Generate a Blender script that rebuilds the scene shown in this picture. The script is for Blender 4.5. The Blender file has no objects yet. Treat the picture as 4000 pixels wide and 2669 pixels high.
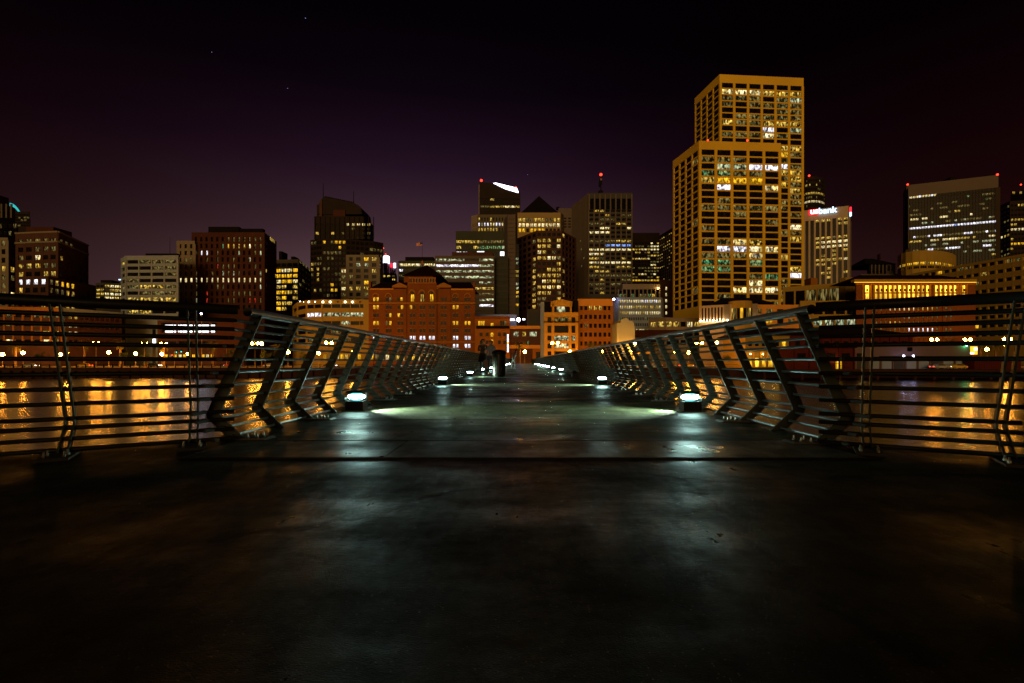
import bpy, bmesh, math, random
from mathutils import Vector, Matrix
R = random.Random(7)
rad = math.radians
scene = bpy.context.scene
C = scene.collection

# ------------------------------------------------------------------ camera, sky, sun, exposure
EYE = 0.65
cam = bpy.data.cameras.new('camera')
cam.sensor_width = 36.0
cam.lens = 1900 / 4000 * 36
cam.shift_x = -(2040 - 2000) / 4000
cam.shift_y = (1411 - 1334.5) / 4000
cam.clip_start = 0.05
cam.clip_end = 9000
cam_o = bpy.data.objects.new('camera', cam)
C.objects.link(cam_o)
cam_o.location = (0, 0, EYE)
cam_o.rotation_euler = (rad(90), 0, 0)
scene.camera = cam_o

world = bpy.data.worlds.new('World')
scene.world = world
world.use_nodes = True
nt = world.node_tree
nt.nodes.clear()
def wn(t, **k):
    n = nt.nodes.new(t)
    for a, b in k.items(): setattr(n, a, b)
    return n
wo = wn('ShaderNodeOutputWorld'); bg = wn('ShaderNodeBackground')
tc = wn('ShaderNodeTexCoord'); sep = wn('ShaderNodeSeparateXYZ')
nt.links.new(tc.outputs['Generated'], sep.inputs[0])
ramp = wn('ShaderNodeValToRGB')
cr = ramp.color_ramp
cr.elements[0].position = 0.0; cr.elements[0].color = (0.0740, 0.0430, 0.0420, 1)
cr.elements[1].position = 1.0; cr.elements[1].color = (0.0006, 0.0003, 0.0012, 1)
for p, c in ((0.13, (0.0620, 0.0335, 0.0370)), (0.24, (0.0310, 0.0145, 0.0195)), (0.36, (0.0135, 0.0050, 0.0125)), (0.48, (0.0042, 0.0017, 0.0054)), (0.60, (0.0018, 0.0007, 0.0032))):
    e = cr.elements.new(p); e.color = (*c, 1)
nt.links.new(sep.outputs['Z'], ramp.inputs[0])
dot = wn('ShaderNodeVectorMath', operation='DOT_PRODUCT')
nt.links.new(tc.outputs['Generated'], dot.inputs[0]); dot.inputs[1].default_value = (-0.17, 0.985, 0.0)
mr0 = wn('ShaderNodeMapRange'); mr0.inputs[1].default_value = 0.6; mr0.inputs[2].default_value = 1.0
nt.links.new(dot.outputs['Value'], mr0.inputs[0])
pw = wn('ShaderNodeMath', operation='POWER'); pw.inputs[1].default_value = 3.4; nt.links.new(mr0.outputs[0], pw.inputs[0])
mr = wn('ShaderNodeMapRange'); mr.inputs[3].default_value = 0.30; mr.inputs[4].default_value = 2.1
nt.links.new(pw.outputs[0], mr.inputs[0])
tint = wn('ShaderNodeMix', data_type='RGBA')
tint.inputs[6].default_value = (1.0, 0.42, 0.34, 1); tint.inputs[7].default_value = (1, 1, 1, 1)
mr2 = wn('ShaderNodeMapRange'); mr2.inputs[1].default_value = 0.6; mr2.inputs[2].default_value = 0.95
nt.links.new(dot.outputs['Value'], mr2.inputs[0]); nt.links.new(mr2.outputs[0], tint.inputs[0])
mul = wn('ShaderNodeMix', data_type='RGBA', blend_type='MULTIPLY'); mul.inputs[0].default_value = 1
nt.links.new(ramp.outputs[0], mul.inputs[6]); nt.links.new(tint.outputs[2], mul.inputs[7])
nt.links.new(mul.outputs[2], bg.inputs[0]); nt.links.new(mr.outputs[0], bg.inputs[1])
nt.links.new(bg.outputs[0], wo.inputs[0])

sun = bpy.data.lights.new('sun', 'SUN')  # added lamp standing in for the city's warm glow; no sun at night
sun.energy = 1.6
sun.color = (1.0, 0.58, 0.19)
sun.angle = rad(26)
city_glow_o = bpy.data.objects.new('sun', sun)
C.objects.link(city_glow_o)
city_glow_o.rotation_euler = Vector((0.16, 0.98, -0.055)).to_track_quat('-Z', 'Y').to_euler()

scene.view_settings.view_transform = 'Standard'
scene.view_settings.look = 'None'
scene.view_settings.exposure = 0
scene.view_settings.gamma = 1
scene.view_settings.use_curve_mapping = False
scene.render.engine = 'CYCLES'
scene.cycles.use_denoising = True
scene.cycles.max_bounces = 3
scene.cycles.diffuse_bounces = 2
scene.cycles.glossy_bounces = 2
scene.cycles.transmission_bounces = 0
scene.cycles.volume_bounces = 0
scene.cycles.sample_clamp_indirect = 6

# ------------------------------------------------------------------ materials
M = {}
def mat(name, col, rough=0.8, metal=0.0, var=0.25, scale=0.6, emit=None, estr=0.0, bump=0.0, bscale=20, sample=True, spec=0.04):
    m = bpy.data.materials.new(name); m.use_nodes = True
    t = m.node_tree; b = t.nodes['Principled BSDF']
    b.inputs['Roughness'].default_value = rough
    b.inputs['Metallic'].default_value = metal
    b.inputs['Specular IOR Level'].default_value = spec
    b.inputs['Base Color'].default_value = (*col, 1)
    if emit:
        b.inputs['Emission Color'].default_value = (*emit, 1)
        b.inputs['Emission Strength'].default_value = estr
        if not sample: m.cycles.emission_sampling = 'NONE'
    else:
        g = t.nodes.new('ShaderNodeNewGeometry')
        n = t.nodes.new('ShaderNodeTexNoise'); n.inputs['Scale'].default_value = scale; n.inputs['Detail'].default_value = 4
        t.links.new(g.outputs['Position'], n.inputs['Vector'])
        mx = t.nodes.new('ShaderNodeMix'); mx.data_type = 'RGBA'
        mx.inputs[6].default_value = (*[c * (1 - var) for c in col], 1)
        mx.inputs[7].default_value = (*[min(1, c * (1 + var)) for c in col], 1)
        t.links.new(n.outputs['Fac'], mx.inputs[0]); t.links.new(mx.outputs[2], b.inputs['Base Color'])
        if bump:
            n2 = t.nodes.new('ShaderNodeTexNoise'); n2.inputs['Scale'].default_value = bscale; n2.inputs['Detail'].default_value = 5
            t.links.new(g.outputs['Position'], n2.inputs['Vector'])
            bp = t.nodes.new('ShaderNodeBump'); bp.inputs['Strength'].default_value = bump; bp.inputs['Distance'].default_value = 0.02
            t.links.new(n2.outputs['Fac'], bp.inputs['Height']); t.links.new(bp.outputs[0], b.inputs['Normal'])
    M[name] = m
    return m

def pane_mat(name, col, s, lo, hi, sx=4.2, floor=0.03, col2=None):
    """Lit office glazing: uneven room light seen through glass (ceiling lamps, partitions, blinds)."""
    m = bpy.data.materials.new(name); m.use_nodes = True
    t = m.node_tree; b = t.nodes['Principled BSDF']; L = t.links.new
    b.inputs['Base Color'].default_value = (0.005, 0.004, 0.004, 1); b.inputs['Roughness'].default_value = 0.22
    b.inputs['Specular IOR Level'].default_value = 0.04
    tcn = t.nodes.new('ShaderNodeTexCoord'); oi = t.nodes.new('ShaderNodeObjectInfo')
    mp = t.nodes.new('ShaderNodeMapping'); mp.inputs['Scale'].default_value = (sx, 1, 1.1)
    L(tcn.outputs['Generated'], mp.inputs[0])
    w = t.nodes.new('ShaderNodeMath'); w.operation = 'MULTIPLY'; w.inputs[1].default_value = 90
    L(oi.outputs['Random'], w.inputs[0])
    n = t.nodes.new('ShaderNodeTexNoise'); n.noise_dimensions = '4D'; n.inputs['Scale'].default_value = 1.5; n.inputs['Detail'].default_value = 2.5
    L(mp.outputs[0], n.inputs['Vector']); L(w.outputs[0], n.inputs['W'])
    r = t.nodes.new('ShaderNodeMapRange'); r.inputs[1].default_value = lo; r.inputs[2].default_value = hi
    r.inputs[3].default_value = floor; r.inputs[4].default_value = 1; L(n.outputs['Fac'], r.inputs[0])
    # vertical partitions / blinds
    v = t.nodes.new('ShaderNodeTexVoronoi'); v.voronoi_dimensions = '4D'; v.inputs['Scale'].default_value = 1.0
    mp2 = t.nodes.new('ShaderNodeMapping'); mp2.inputs['Scale'].default_value = (sx * 1.6, 1, 0.7)
    L(tcn.outputs['Generated'], mp2.inputs[0]); L(mp2.outputs[0], v.inputs['Vector']); L(w.outputs[0], v.inputs['W'])
    sc = t.nodes.new('ShaderNodeSeparateColor'); L(v.outputs['Color'], sc.inputs[0])
    r2 = t.nodes.new('ShaderNodeMapRange'); r2.inputs[1].default_value = 0.1; r2.inputs[2].default_value = 0.8
    r2.inputs[3].default_value = 0.35; r2.inputs[4].default_value = 1.3; L(sc.outputs[0], r2.inputs[0])
    mm = t.nodes.new('ShaderNodeMath'); mm.operation = 'MULTIPLY'; L(r.outputs[0], mm.inputs[0]); L(r2.outputs[0], mm.inputs[1])
    sz = t.nodes.new('ShaderNodeSeparateXYZ'); L(tcn.outputs['Generated'], sz.inputs[0])
    r3 = t.nodes.new('ShaderNodeMapRange'); r3.inputs[3].default_value = 0.55; r3.inputs[4].default_value = 1.25; L(sz.outputs['Z'], r3.inputs[0])
    m2 = t.nodes.new('ShaderNodeMath'); m2.operation = 'MULTIPLY'; L(mm.outputs[0], m2.inputs[0]); L(r3.outputs[0], m2.inputs[1])
    m3 = t.nodes.new('ShaderNodeMath'); m3.operation = 'MULTIPLY'; m3.inputs[1].default_value = s; L(m2.outputs[0], m3.inputs[0])
    mx = t.nodes.new('ShaderNodeMix'); mx.data_type = 'RGBA'
    mx.inputs[6].default_value = (*col, 1); mx.inputs[7].default_value = (*(col2 or col), 1)
    L(sc.outputs[1], mx.inputs[0]); L(mx.outputs[2], b.inputs['Emission Color'])
    L(m3.outputs[0], b.inputs['Emission Strength'])
    m.cycles.emission_sampling = 'NONE'
    M[name] = m

mat('glass_dark', (0.004, 0.0035, 0.0035), 0.2, var=0.3)
pane_mat('D', (0.55, 0.38, 0.16), 0.012, 0.45, 0.75)
pane_mat('d', (0.80, 0.50, 0.10), 0.42, 0.44, 0.66, col2=(0.6, 0.55, 0.20))
pane_mat('w', (1.0, 0.56, 0.04), 1.2, 0.44, 0.62, col2=(1.0, 0.70, 0.16))
pane_mat('b', (1.0, 0.70, 0.16), 1.6, 0.40, 0.58, col2=(1.0, 0.88, 0.55), floor=0.04)
pane_mat('c', (0.62, 0.80, 0.45), 0.95, 0.44, 0.62, col2=(1.0, 0.95, 0.55))
pane_mat('W', (0.95, 0.95, 1.0), 1.9, 0.38, 0.56, col2=(0.9, 0.85, 1.0), floor=0.05)
pane_mat('g', (0.10, 0.75, 0.30), 0.7, 0.46, 0.66, col2=(0.7, 0.8, 0.3))
pane_mat('B', (0.15, 0.30, 1.0), 1.6, 0.36, 0.6, col2=(0.3, 0.5, 1.0))
pane_mat('y', (1.0, 0.46, 0.008), 1.5, 0.36, 0.58, col2=(1.0, 0.56, 0.03), floor=0.06)
pane_mat('r', (1.0, 0.08, 0.04), 0.8, 0.45, 0.62)
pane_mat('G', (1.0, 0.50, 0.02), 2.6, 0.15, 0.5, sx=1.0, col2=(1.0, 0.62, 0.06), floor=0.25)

mat('tower_stone', (0.58, 0.365, 0.032), 0.85, var=0.24, scale=0.035)  # broad tone variation paints uneven floodlight onto the stone
mat('beige', (0.19, 0.155, 0.12), 0.85, var=0.15, scale=0.08)
mat('pale_column', (0.36, 0.27, 0.19), 0.85, var=0.1, scale=0.08)
mat('beige_dim', (0.10, 0.085, 0.065), 0.85, var=0.15, scale=0.08)
mat('white_grey', (0.21, 0.25, 0.33), 0.85, var=0.12, scale=0.08)
mat('grey_dim', (0.052, 0.050, 0.050), 0.85, var=0.15, scale=0.08)
mat('brick_brown', (0.070, 0.034, 0.028), 0.9, var=0.25, scale=0.3)
mat('brick_red', (0.058, 0.022, 0.015), 0.9, var=0.2, scale=0.2)
mat('brick_orange', (0.175, 0.058, 0.014), 0.9, var=0.18, scale=0.25)
mat('brick_orange_trim', (0.30, 0.125, 0.03), 0.9, var=0.15, scale=0.25)
mat('orange_wall', (0.25, 0.095, 0.014), 0.85, var=0.12, scale=0.2)
mat('orange_trim', (0.50, 0.23, 0.045), 0.85, var=0.1, scale=0.2)
mat('yellow_wall', (0.42, 0.235, 0.04), 0.85, var=0.1, scale=0.2)
mat('ochre_wall', (0.30, 0.195, 0.04), 0.85, var=0.12, scale=0.1)
mat('dark_tower', (0.020, 0.013, 0.011), 0.6, var=0.25, scale=0.1)
mat('dark_green', (0.040, 0.045, 0.035), 0.6, var=0.25, scale=0.1)
mat('roof_dark', (0.008, 0.006, 0.006), 0.8)
mat('roof_red', (0.014, 0.005, 0.004), 0.9)
mat('concrete_tan', (0.105, 0.082, 0.070), 0.85, var=0.12, scale=0.05)
mat('shed_red', (0.075, 0.014, 0.008), 0.9)
mat('gold_tan', (0.26, 0.18, 0.08), 0.85, var=0.1, scale=0.08)
mat('dark_fin', (0.036, 0.026, 0.018), 0.8, var=0.15, scale=0.08)
mat('plaster_white', (0.30, 0.32, 0.30), 0.85, var=0.06, scale=0.3)
mat('shed_white', (0.13, 0.085, 0.085), 0.85, var=0.1, scale=0.3)
mat('metal_black', (0.004, 0.004, 0.004), 0.45, 0.0, var=0.3, scale=6, bump=0.05, bscale=60, spec=0.05)
mat('plate_paint', (0.012, 0.014, 0.011), 0.5, 0.0, spec=0.14, var=0.45, scale=14, bump=0.08, bscale=40)
mat('rail_metal', (0.008, 0.008, 0.0075), 0.34, 0.0, var=0.25, scale=5, bump=0.03, bscale=70, spec=0.12)
mat('bolt_steel', (0.08, 0.08, 0.075), 0.3, 0.8, var=0.2)
mat('base_plate_steel', (0.035, 0.03, 0.026), 0.5, 0.3, var=0.3, scale=12)
mat('asphalt', (0.05, 0.045, 0.04), 0.85)
mat('pavement', (0.30, 0.24, 0.18), 0.85)
mat('road_paint', (0.7, 0.7, 0.68), 0.7)
mat('seawall', (0.040, 0.018, 0.014), 0.9)
mat('pole', (0.20, 0.14, 0.07), 0.6)
mat('palm_leaf', (0.085, 0.075, 0.022), 0.7, var=0.4, scale=1.5)
mat('palm_trunk', (0.13, 0.08, 0.045), 0.9, var=0.35, scale=3)
mat('leaf', (0.07, 0.085, 0.025), 0.7, var=0.4, scale=1.5)
mat('sodium', (0.1, 0.05, 0.0), emit=(1.0, 0.37, 0.035), estr=270)
mat('sodium_far', (0.1, 0.05, 0.0), emit=(1.0, 0.60, 0.16), estr=120)
mat('cool_lamp', (0.1, 0.1, 0.1), emit=(0.62, 0.60, 1.0), estr=60)
mat('white_lamp', (0.1, 0.1, 0.1), emit=(1.0, 0.92, 0.80), estr=14, sample=False)
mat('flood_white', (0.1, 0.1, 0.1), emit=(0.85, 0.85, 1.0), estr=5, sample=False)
mat('green_lamp', (0, 0.1, 0), emit=(0.10, 1.0, 0.30), estr=150)
mat('beacon', (0.2, 0, 0), emit=(1.0, 0.035, 0.015), estr=5, sample=False)
mat('deck_lamp', (0.3, 0.3, 0.3), emit=(0.58, 1.0, 0.88), estr=140)
mat('lamp_halo', (0.3, 0.3, 0.3), emit=(0.20, 0.85, 0.90), estr=1.3, sample=False)  # cyan glow painted on the lens for the halo around each lamp
mat('tube_white', (0.3, 0.3, 0.3), emit=(0.92, 0.95, 1.0), estr=3.0, sample=False)
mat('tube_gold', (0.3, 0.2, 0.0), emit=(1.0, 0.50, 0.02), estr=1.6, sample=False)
mat('sign_red', (0.3, 0, 0), emit=(1.0, 0.02, 0.04), estr=2.2, sample=False)
mat('sign_blue', (0, 0.1, 0.3), emit=(0.45, 0.72, 1.0), estr=3.2, sample=False)
mat('sign_white', (0.5, 0.5, 0.5), emit=(1.0, 0.85, 0.85), estr=3.0, sample=False)
mat('cyan_crown', (0, 0.1, 0.1), emit=(0.05, 0.75, 0.75), estr=0.7, sample=False)
mat('star_light', (0, 0, 0), emit=(0.35, 0.35, 1.0), estr=0.8, sample=False)
mat('uplight', (0.3, 0.2, 0.1), emit=(1.0, 0.72, 0.38), estr=110)
mat('headlight', (0.3, 0.3, 0.3), emit=(1.0, 0.9, 0.8), estr=9, sample=False)
mat('taillight', (0.3, 0, 0), emit=(1.0, 0.06, 0.02), estr=6, sample=False)
mat('signal_green', (0, 0.1, 0.1), emit=(0.0, 0.8, 0.75), estr=4, sample=False)
mat('cloth_black', (0.010, 0.009, 0.010), 0.9)
mat('cloth_blue', (0.10, 0.13, 0.20), 0.9)
mat('hair_dark', (0.012, 0.008, 0.006), 0.8)
mat('tyre', (0.01, 0.01, 0.01), 0.9)
mat('car_silver', (0.45, 0.42, 0.38), 0.3, 0.3, var=0.05)
mat('car_yellow', (0.60, 0.36, 0.05), 0.35, var=0.05)
mat('car_dark', (0.03, 0.03, 0.04), 0.3, var=0.1)
mat('car_red', (0.35, 0.03, 0.02), 0.35, var=0.05)
mat('flag_red', (0.45, 0.10, 0.07), 0.9)
mat('flag_white', (0.5, 0.42, 0.36), 0.9)
mat('flag_blue', (0.05, 0.05, 0.14), 0.9)

# deck: worn dark concrete with damp patches, hairline cracks, stains and glinting grit
def deck_material(name, base, rlo, rhi, bump, bumpd, spec):
    m = bpy.data.materials.new(name); m.use_nodes = True; t = m.node_tree; b = t.nodes['Principled BSDF']; L = t.links.new
    g = t.nodes.new('ShaderNodeNewGeometry')
    def mapped(sx, sy):
        mp = t.nodes.new('ShaderNodeMapping'); mp.inputs['Scale'].default_value = (sx, sy, 1); L(g.outputs['Position'], mp.inputs[0]); return mp.outputs[0]
    def noise(sc, det, sx=1, sy=1, ro=.62):
        n = t.nodes.new('ShaderNodeTexNoise'); n.inputs['Scale'].default_value = sc; n.inputs['Detail'].default_value = det; n.inputs['Roughness'].default_value = ro
        L(mapped(sx, sy), n.inputs['Vector']); return n.outputs['Fac']
    def rng(x, a, b_, c, d):
        r = t.nodes.new('ShaderNodeMapRange')
        for i, v in enumerate((a, b_, c, d)): r.inputs[i + 1].default_value = v
        L(x, r.inputs[0]); return r.outputs[0]
    def math_(op, x, y, z=None):
        n = t.nodes.new('ShaderNodeMath'); n.operation = op
        for i, v in enumerate((x, y, z)):
            if v is None: continue
            if isinstance(v, (int, float)): n.inputs[i].default_value = v
            else: L(v, n.inputs[i])
        return n.outputs[0]
    def vor(sc, feat, wob=0.0):
        v = t.nodes.new('ShaderNodeTexVoronoi'); v.feature = feat; v.inputs['Scale'].default_value = sc
        if wob:
            nz = t.nodes.new('ShaderNodeTexNoise'); nz.inputs['Scale'].default_value = 2.2; nz.inputs['Detail'].default_value = 5; L(g.outputs['Position'], nz.inputs['Vector'])
            mx = t.nodes.new('ShaderNodeMix'); mx.data_type = 'VECTOR'; mx.inputs[0].default_value = wob
            L(g.outputs['Position'], mx.inputs[4]); L(nz.outputs['Color'], mx.inputs[5]); L(mx.outputs[1], v.inputs['Vector'])
        else: L(g.outputs['Position'], v.inputs['Vector'])
        return v
    big = noise(0.8, 7, .8, 1.3); mid = noise(3.4, 9, 1, 1.2, .7); fine = noise(210, 3); streak = noise(7, 7, 1.1, .3, .7); stain = noise(1.7, 8, 1, 1, .72)
    crack = rng(vor(.33, 'DISTANCE_TO_EDGE', .30).outputs['Distance'], 0.0, .010, 0.0, 1.0)
    grit = vor(120, 'F1'); sc = t.nodes.new('ShaderNodeSeparateColor'); L(grit.outputs['Color'], sc.inputs[0])
    glint = math_('MULTIPLY', rng(sc.outputs[0], .93, .935, 0, 1), rng(grit.outputs['Distance'], .22, .28, 1, 0))
    spots = vor(4.0, 'F1'); sp = t.nodes.new('ShaderNodeSeparateColor'); L(spots.outputs['Color'], sp.inputs[0])
    gum = math_('MULTIPLY', rng(sp.outputs[1], .80, .81, 0, 1), rng(spots.outputs['Distance'], .09, .12, 1, 0))
    tone = math_('MULTIPLY', rng(mid, .3, .7, .35, 1.7), rng(stain, .44, .56, .55, 1.2))
    tone = math_('MULTIPLY', tone, rng(crack, 0, 1, .2, 1)); tone = math_('MULTIPLY', tone, rng(gum, 0, 1, 1, .8)); tone = math_('ADD', tone, math_('MULTIPLY', glint, 5.0))
    mx = t.nodes.new('ShaderNodeVectorMath'); mx.operation = 'SCALE'; mx.inputs[0].default_value = base; L(tone, mx.inputs[3]); L(mx.outputs[0], b.inputs['Base Color'])
    ro = rng(big, .40, .62, rlo, rhi); ro = math_('ADD', ro, rng(streak, .3, .7, -.08, .10)); ro = math_('MULTIPLY', ro, rng(glint, 0, 1, 1, .25)); L(ro, b.inputs['Roughness'])
    b.inputs['Specular IOR Level'].default_value = spec
    hgt = math_('MULTIPLY_ADD', fine, .30, mid); hgt = math_('MULTIPLY_ADD', streak, .6, hgt); hgt = math_('MULTIPLY_ADD', crack, .25, hgt); hgt = math_('MULTIPLY_ADD', glint, 1.5, hgt)
    bp = t.nodes.new('ShaderNodeBump'); bp.inputs['Strength'].default_value = bump; bp.inputs['Distance'].default_value = bumpd
    L(hgt, bp.inputs['Height']); L(bp.outputs[0], b.inputs['Normal'])
    M[name] = m
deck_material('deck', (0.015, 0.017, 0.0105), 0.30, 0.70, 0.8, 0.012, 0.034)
deck_material('deck_plate', (0.024, 0.025, 0.019), 0.27, 0.60, 0.6, 0.012, 0.09)

def water_material():
    m = bpy.data.materials.new('water'); m.use_nodes = True; t = m.node_tree; b = t.nodes['Principled BSDF']; L = t.links.new
    b.inputs['Base Color'].default_value = (0.012, 0.006, 0.004, 1)
    b.inputs['Roughness'].default_value = 0.26; b.inputs['IOR'].default_value = 1.33
    b.inputs['Specular IOR Level'].default_value = 0.12
    g = t.nodes.new('ShaderNodeNewGeometry')
    mp = t.nodes.new('ShaderNodeMapping'); mp.inputs['Scale'].default_value = (0.25, 1.0, 1)
    L(g.outputs['Position'], mp.inputs[0])
    n = t.nodes.new('ShaderNodeTexNoise'); n.inputs['Scale'].default_value = 2.6; n.inputs['Detail'].default_value = 4; n.inputs['Roughness'].default_value = 0.6
    L(mp.outputs[0], n.inputs['Vector'])
    bp = t.nodes.new('ShaderNodeBump'); bp.inputs['Strength'].default_value = 0.018; bp.inputs['Distance'].default_value = 0.25
    L(n.outputs['Fac'], bp.inputs['Height']); L(bp.outputs[0], b.inputs['Normal'])
    M['water'] = m
water_material()

# ------------------------------------------------------------------ helpers
def link(o, parent=None):
    C.objects.link(o)
    if parent is not None: o.parent = parent
    return o
def tag(o, label=None, cat=None, group=None, kind=None):
    if label: o['label'] = label
    if cat: o['category'] = cat
    if group: o['group'] = group
    if kind: o['kind'] = kind
    return o
def thing(name, label, cat, loc=(0, 0, 0), rz=0.0, group=None):
    o = bpy.data.objects.new(name, None); o.empty_display_size = 0.5
    o.location = loc; o.rotation_euler = (0, 0, rz); link(o)
    return tag(o, label, cat, group)
def me(name, vs, fs, m, smooth=False):
    d = bpy.data.meshes.new(name); d.from_pydata(vs, [], fs); d.update()
    if m: d.materials.append(M[m])
    if smooth:
        for p in d.polygons: p.use_smooth = True
    return d
def part(name, data, parent=None, loc=(0, 0, 0), rz=0.0, scale=None):
    o = bpy.data.objects.new(name, data); o.location = loc; o.rotation_euler = (0, 0, rz)
    if scale: o.scale = scale
    return link(o, parent)
BOXF = [(0, 1, 2, 3), (7, 6, 5, 4), (0, 4, 5, 1), (1, 5, 6, 2), (2, 6, 7, 3), (3, 7, 4, 0)]
def boxv(x0, x1, y0, y1, z0, z1):
    return [(x0, y0, z0), (x0, y1, z0), (x1, y1, z0), (x1, y0, z0), (x0, y0, z1), (x0, y1, z1), (x1, y1, z1), (x1, y0, z1)]
_cache = {}
def cube(m):
    k = ('cube', m)
    if k not in _cache: _cache[k] = me('block_' + m, boxv(-.5, .5, -.5, .5, -.5, .5), BOXF, m)
    return _cache[k]
def quad(m):
    k = ('quad', m)
    if k not in _cache: _cache[k] = me('pane_' + m, [(-.5, 0, -.5), (.5, 0, -.5), (.5, 0, .5), (-.5, 0, .5)], [(0, 1, 2, 3)], m)
    return _cache[k]
def blk(name, parent, m, c, s, rz=0.0):
    return part(name, cube(m), parent, c, rz, s)
def ball(m, seg=1):
    k = ('ball', m, seg)
    if k not in _cache:
        bm = bmesh.new(); bmesh.ops.create_icosphere(bm, subdivisions=seg, radius=1)
        d = bpy.data.meshes.new('ball_' + m); bm.to_mesh(d); bm.free(); d.materials.append(M[m])
        for p in d.polygons: p.use_smooth = True
        _cache[k] = d
    return _cache[k]
def tube_mesh(name, pts, r, m, seg=12, cap=True, radii=None):
    """round bar along a list of points"""
    vs, fs = [], []
    for i, p in enumerate(pts):
        p = Vector(p)
        a = Vector(pts[max(0, i - 1)]); b = Vector(pts[min(len(pts) - 1, i + 1)])
        t = (b - a).normalized()
        up = Vector((0, 0, 1)) if abs(t.z) < 0.9 else Vector((1, 0, 0))
        x = t.cross(up).normalized(); y = x.cross(t)
        rr = radii[i] if radii else r
        for k in range(seg):
            an = 2 * math.pi * k / seg
            vs.append(p + x * math.cos(an) * rr + y * math.sin(an) * rr)
    for i in range(len(pts) - 1):
        for k in range(seg):
            k2 = (k + 1) % seg
            fs.append((i * seg + k, i * seg + k2, (i + 1) * seg + k2, (i + 1) * seg + k))
    d = None
    n0 = len(fs)
    if cap:
        fs.append(tuple(range(seg))); fs.append(tuple(reversed(range((len(pts) - 1) * seg, len(pts) * seg))))
    d = me(name, [tuple(v) for v in vs], fs, m)
    for i, p in enumerate(d.polygons): p.use_smooth = i < n0
    return d
def prism_mesh(name, poly, z0, z1, m, ztop=None):
    n = len(poly)
    vs = [(x, y, z0) for x, y in poly] + [(x, y, (ztop[i] if ztop else z1)) for i, (x, y) in enumerate(poly)]
    fs = [(i, (i + 1) % n, n + (i + 1) % n, n + i) for i in range(n)] + [tuple(reversed(range(n))), tuple(range(n, 2 * n))]
    d = me(name, vs, fs, m)
    bm = bmesh.new(); bm.from_mesh(d); bmesh.ops.recalc_face_normals(bm, faces=bm.faces); bm.to_mesh(d); bm.free()
    return d

# the city was surveyed from the photograph: bearing u, height v, distance Y
U0, V0, FU = 1198.5, 829.0, 1116.3
GZ = -1.5
def X(u, Y): return (u - U0) / FU * Y
def Z(v, Y): return EYE + (V0 - v) / FU * Y
def YR(v1, Y1, v2): return Y1 * (V0 - v1) / (V0 - v2)

# ------------------------------------------------------------------ setting
def sheet(name, x0, x1, y0, y1, z, m):
    return tag(part(name, me(name, [(x0, y0, z), (x1, y0, z), (x1, y1, z), (x0, y1, z)], [(0, 1, 2, 3)], m)), kind='structure')
WZ = -4.14
SHORE = 140.0
sheet('water', -4000, 4000, -800, SHORE + 0.4, WZ, 'water')
sheet('ground', -4000, 4000, SHORE + 0.2, 4000, GZ, 'pavement')
sheet('road', -900, 900, 160, 182, GZ + 0.004, 'asphalt')
kb = me('kerb', boxv(-900, 900, 159.7, 160.0, GZ, GZ + 0.13), BOXF, 'pavement'); tag(part('kerb', kb), kind='structure')
mk = []
fs = []
for i in range(-40, 41):
    x = i * 9.0; n = len(mk)
    mk += [(x, 170.9, GZ + .008), (x + 3, 170.9, GZ + .008), (x + 3, 171.05, GZ + .008), (x, 171.05, GZ + .008)]; fs.append((n, n + 1, n + 2, n + 3))
tag(part('road_marking', me('road_marking', mk, fs, 'road_paint')), kind='structure')

# seawall with coping and fender piles
sw = thing('seawall', 'long dark seawall along the far shore under the promenade', 'seawall', (0, SHORE, 0))
part('wall', me('seawall_body', boxv(-700, 700, 0, 0.6, WZ - 1, GZ + 0.02), BOXF, 'seawall'), sw)
part('coping', me('coping', boxv(-700, 700, -0.15, 0.75, GZ + 0.022, GZ + 0.25), BOXF, 'seawall'), sw)
fp = tube_mesh('fender_pile', [(0, 0, WZ - 1), (0, 0, GZ - 0.6)], 0.2, 'seawall', 8)
for i in range(46):
    part('fender_pile', fp, sw, (-150 + i * 3.1, -0.45, 0))
# promenade rail
pr = thing('promenade_railing', 'low dark post-and-rail fence along the top of the seawall', 'railing', (0, SHORE + 0.35, GZ + 0.25))
pm = me('promenade_post', boxv(-.11, .11, -.11, .11, 0, 1.0), BOXF, 'metal_black')
for i in range(64):
    x = -152 + i * 2.6
    if abs(x) > 3.2: part('post', pm, pr, (x, 0, 0))
for s, (a, b) in enumerate(((-155, -2.9), (2.9, 62))):
    for h in (0.35, 0.92):
        part('rail', me('promenade_rail', boxv(a, b, -.03, .03, h - .035, h + .035), BOXF, 'metal_black'), pr)

# ------------------------------------------------------------------ pier deck
HW = 2.50
AX, AY = 0.855, 0.518          # direction of the splayed end panels
def deck_outline():
    l0 = (-2.36, 3.98); r0 = (2.34, 3.78)
    out = [(-HW, 128.0), (-HW, 4.02), (-HW - AX * 3.2, 4.02 - AY * 3.2), (-HW - AX * 3.2 - .3, -3.0), (-2.5, -6.0), (2.5, -6.0),
           (HW + AX * 3.2 + .3, -3.0), (HW + AX * 3.2, 3.83 - AY * 3.2), (HW, 3.83), (HW, 128.0)]
    return out
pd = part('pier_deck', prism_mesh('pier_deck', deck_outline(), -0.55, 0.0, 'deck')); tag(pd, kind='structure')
rampv = [(-HW, 128.0, 0), (HW, 128.0, 0), (HW, SHORE + .2, GZ + .26), (-HW, SHORE + .2, GZ + .26),
         (-HW, 128.0, -.5), (HW, 128.0, -.5), (HW, SHORE + .2, GZ - .3), (-HW, SHORE + .2, GZ - .3)]
tag(part('pier_ramp', me('pier_ramp', rampv, [(0, 1, 2, 3), (7, 6, 5, 4), (0, 3, 7, 4), (1, 5, 6, 2), (0, 4, 5, 1), (3, 2, 6, 7)], 'deck')), kind='structure')
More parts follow.
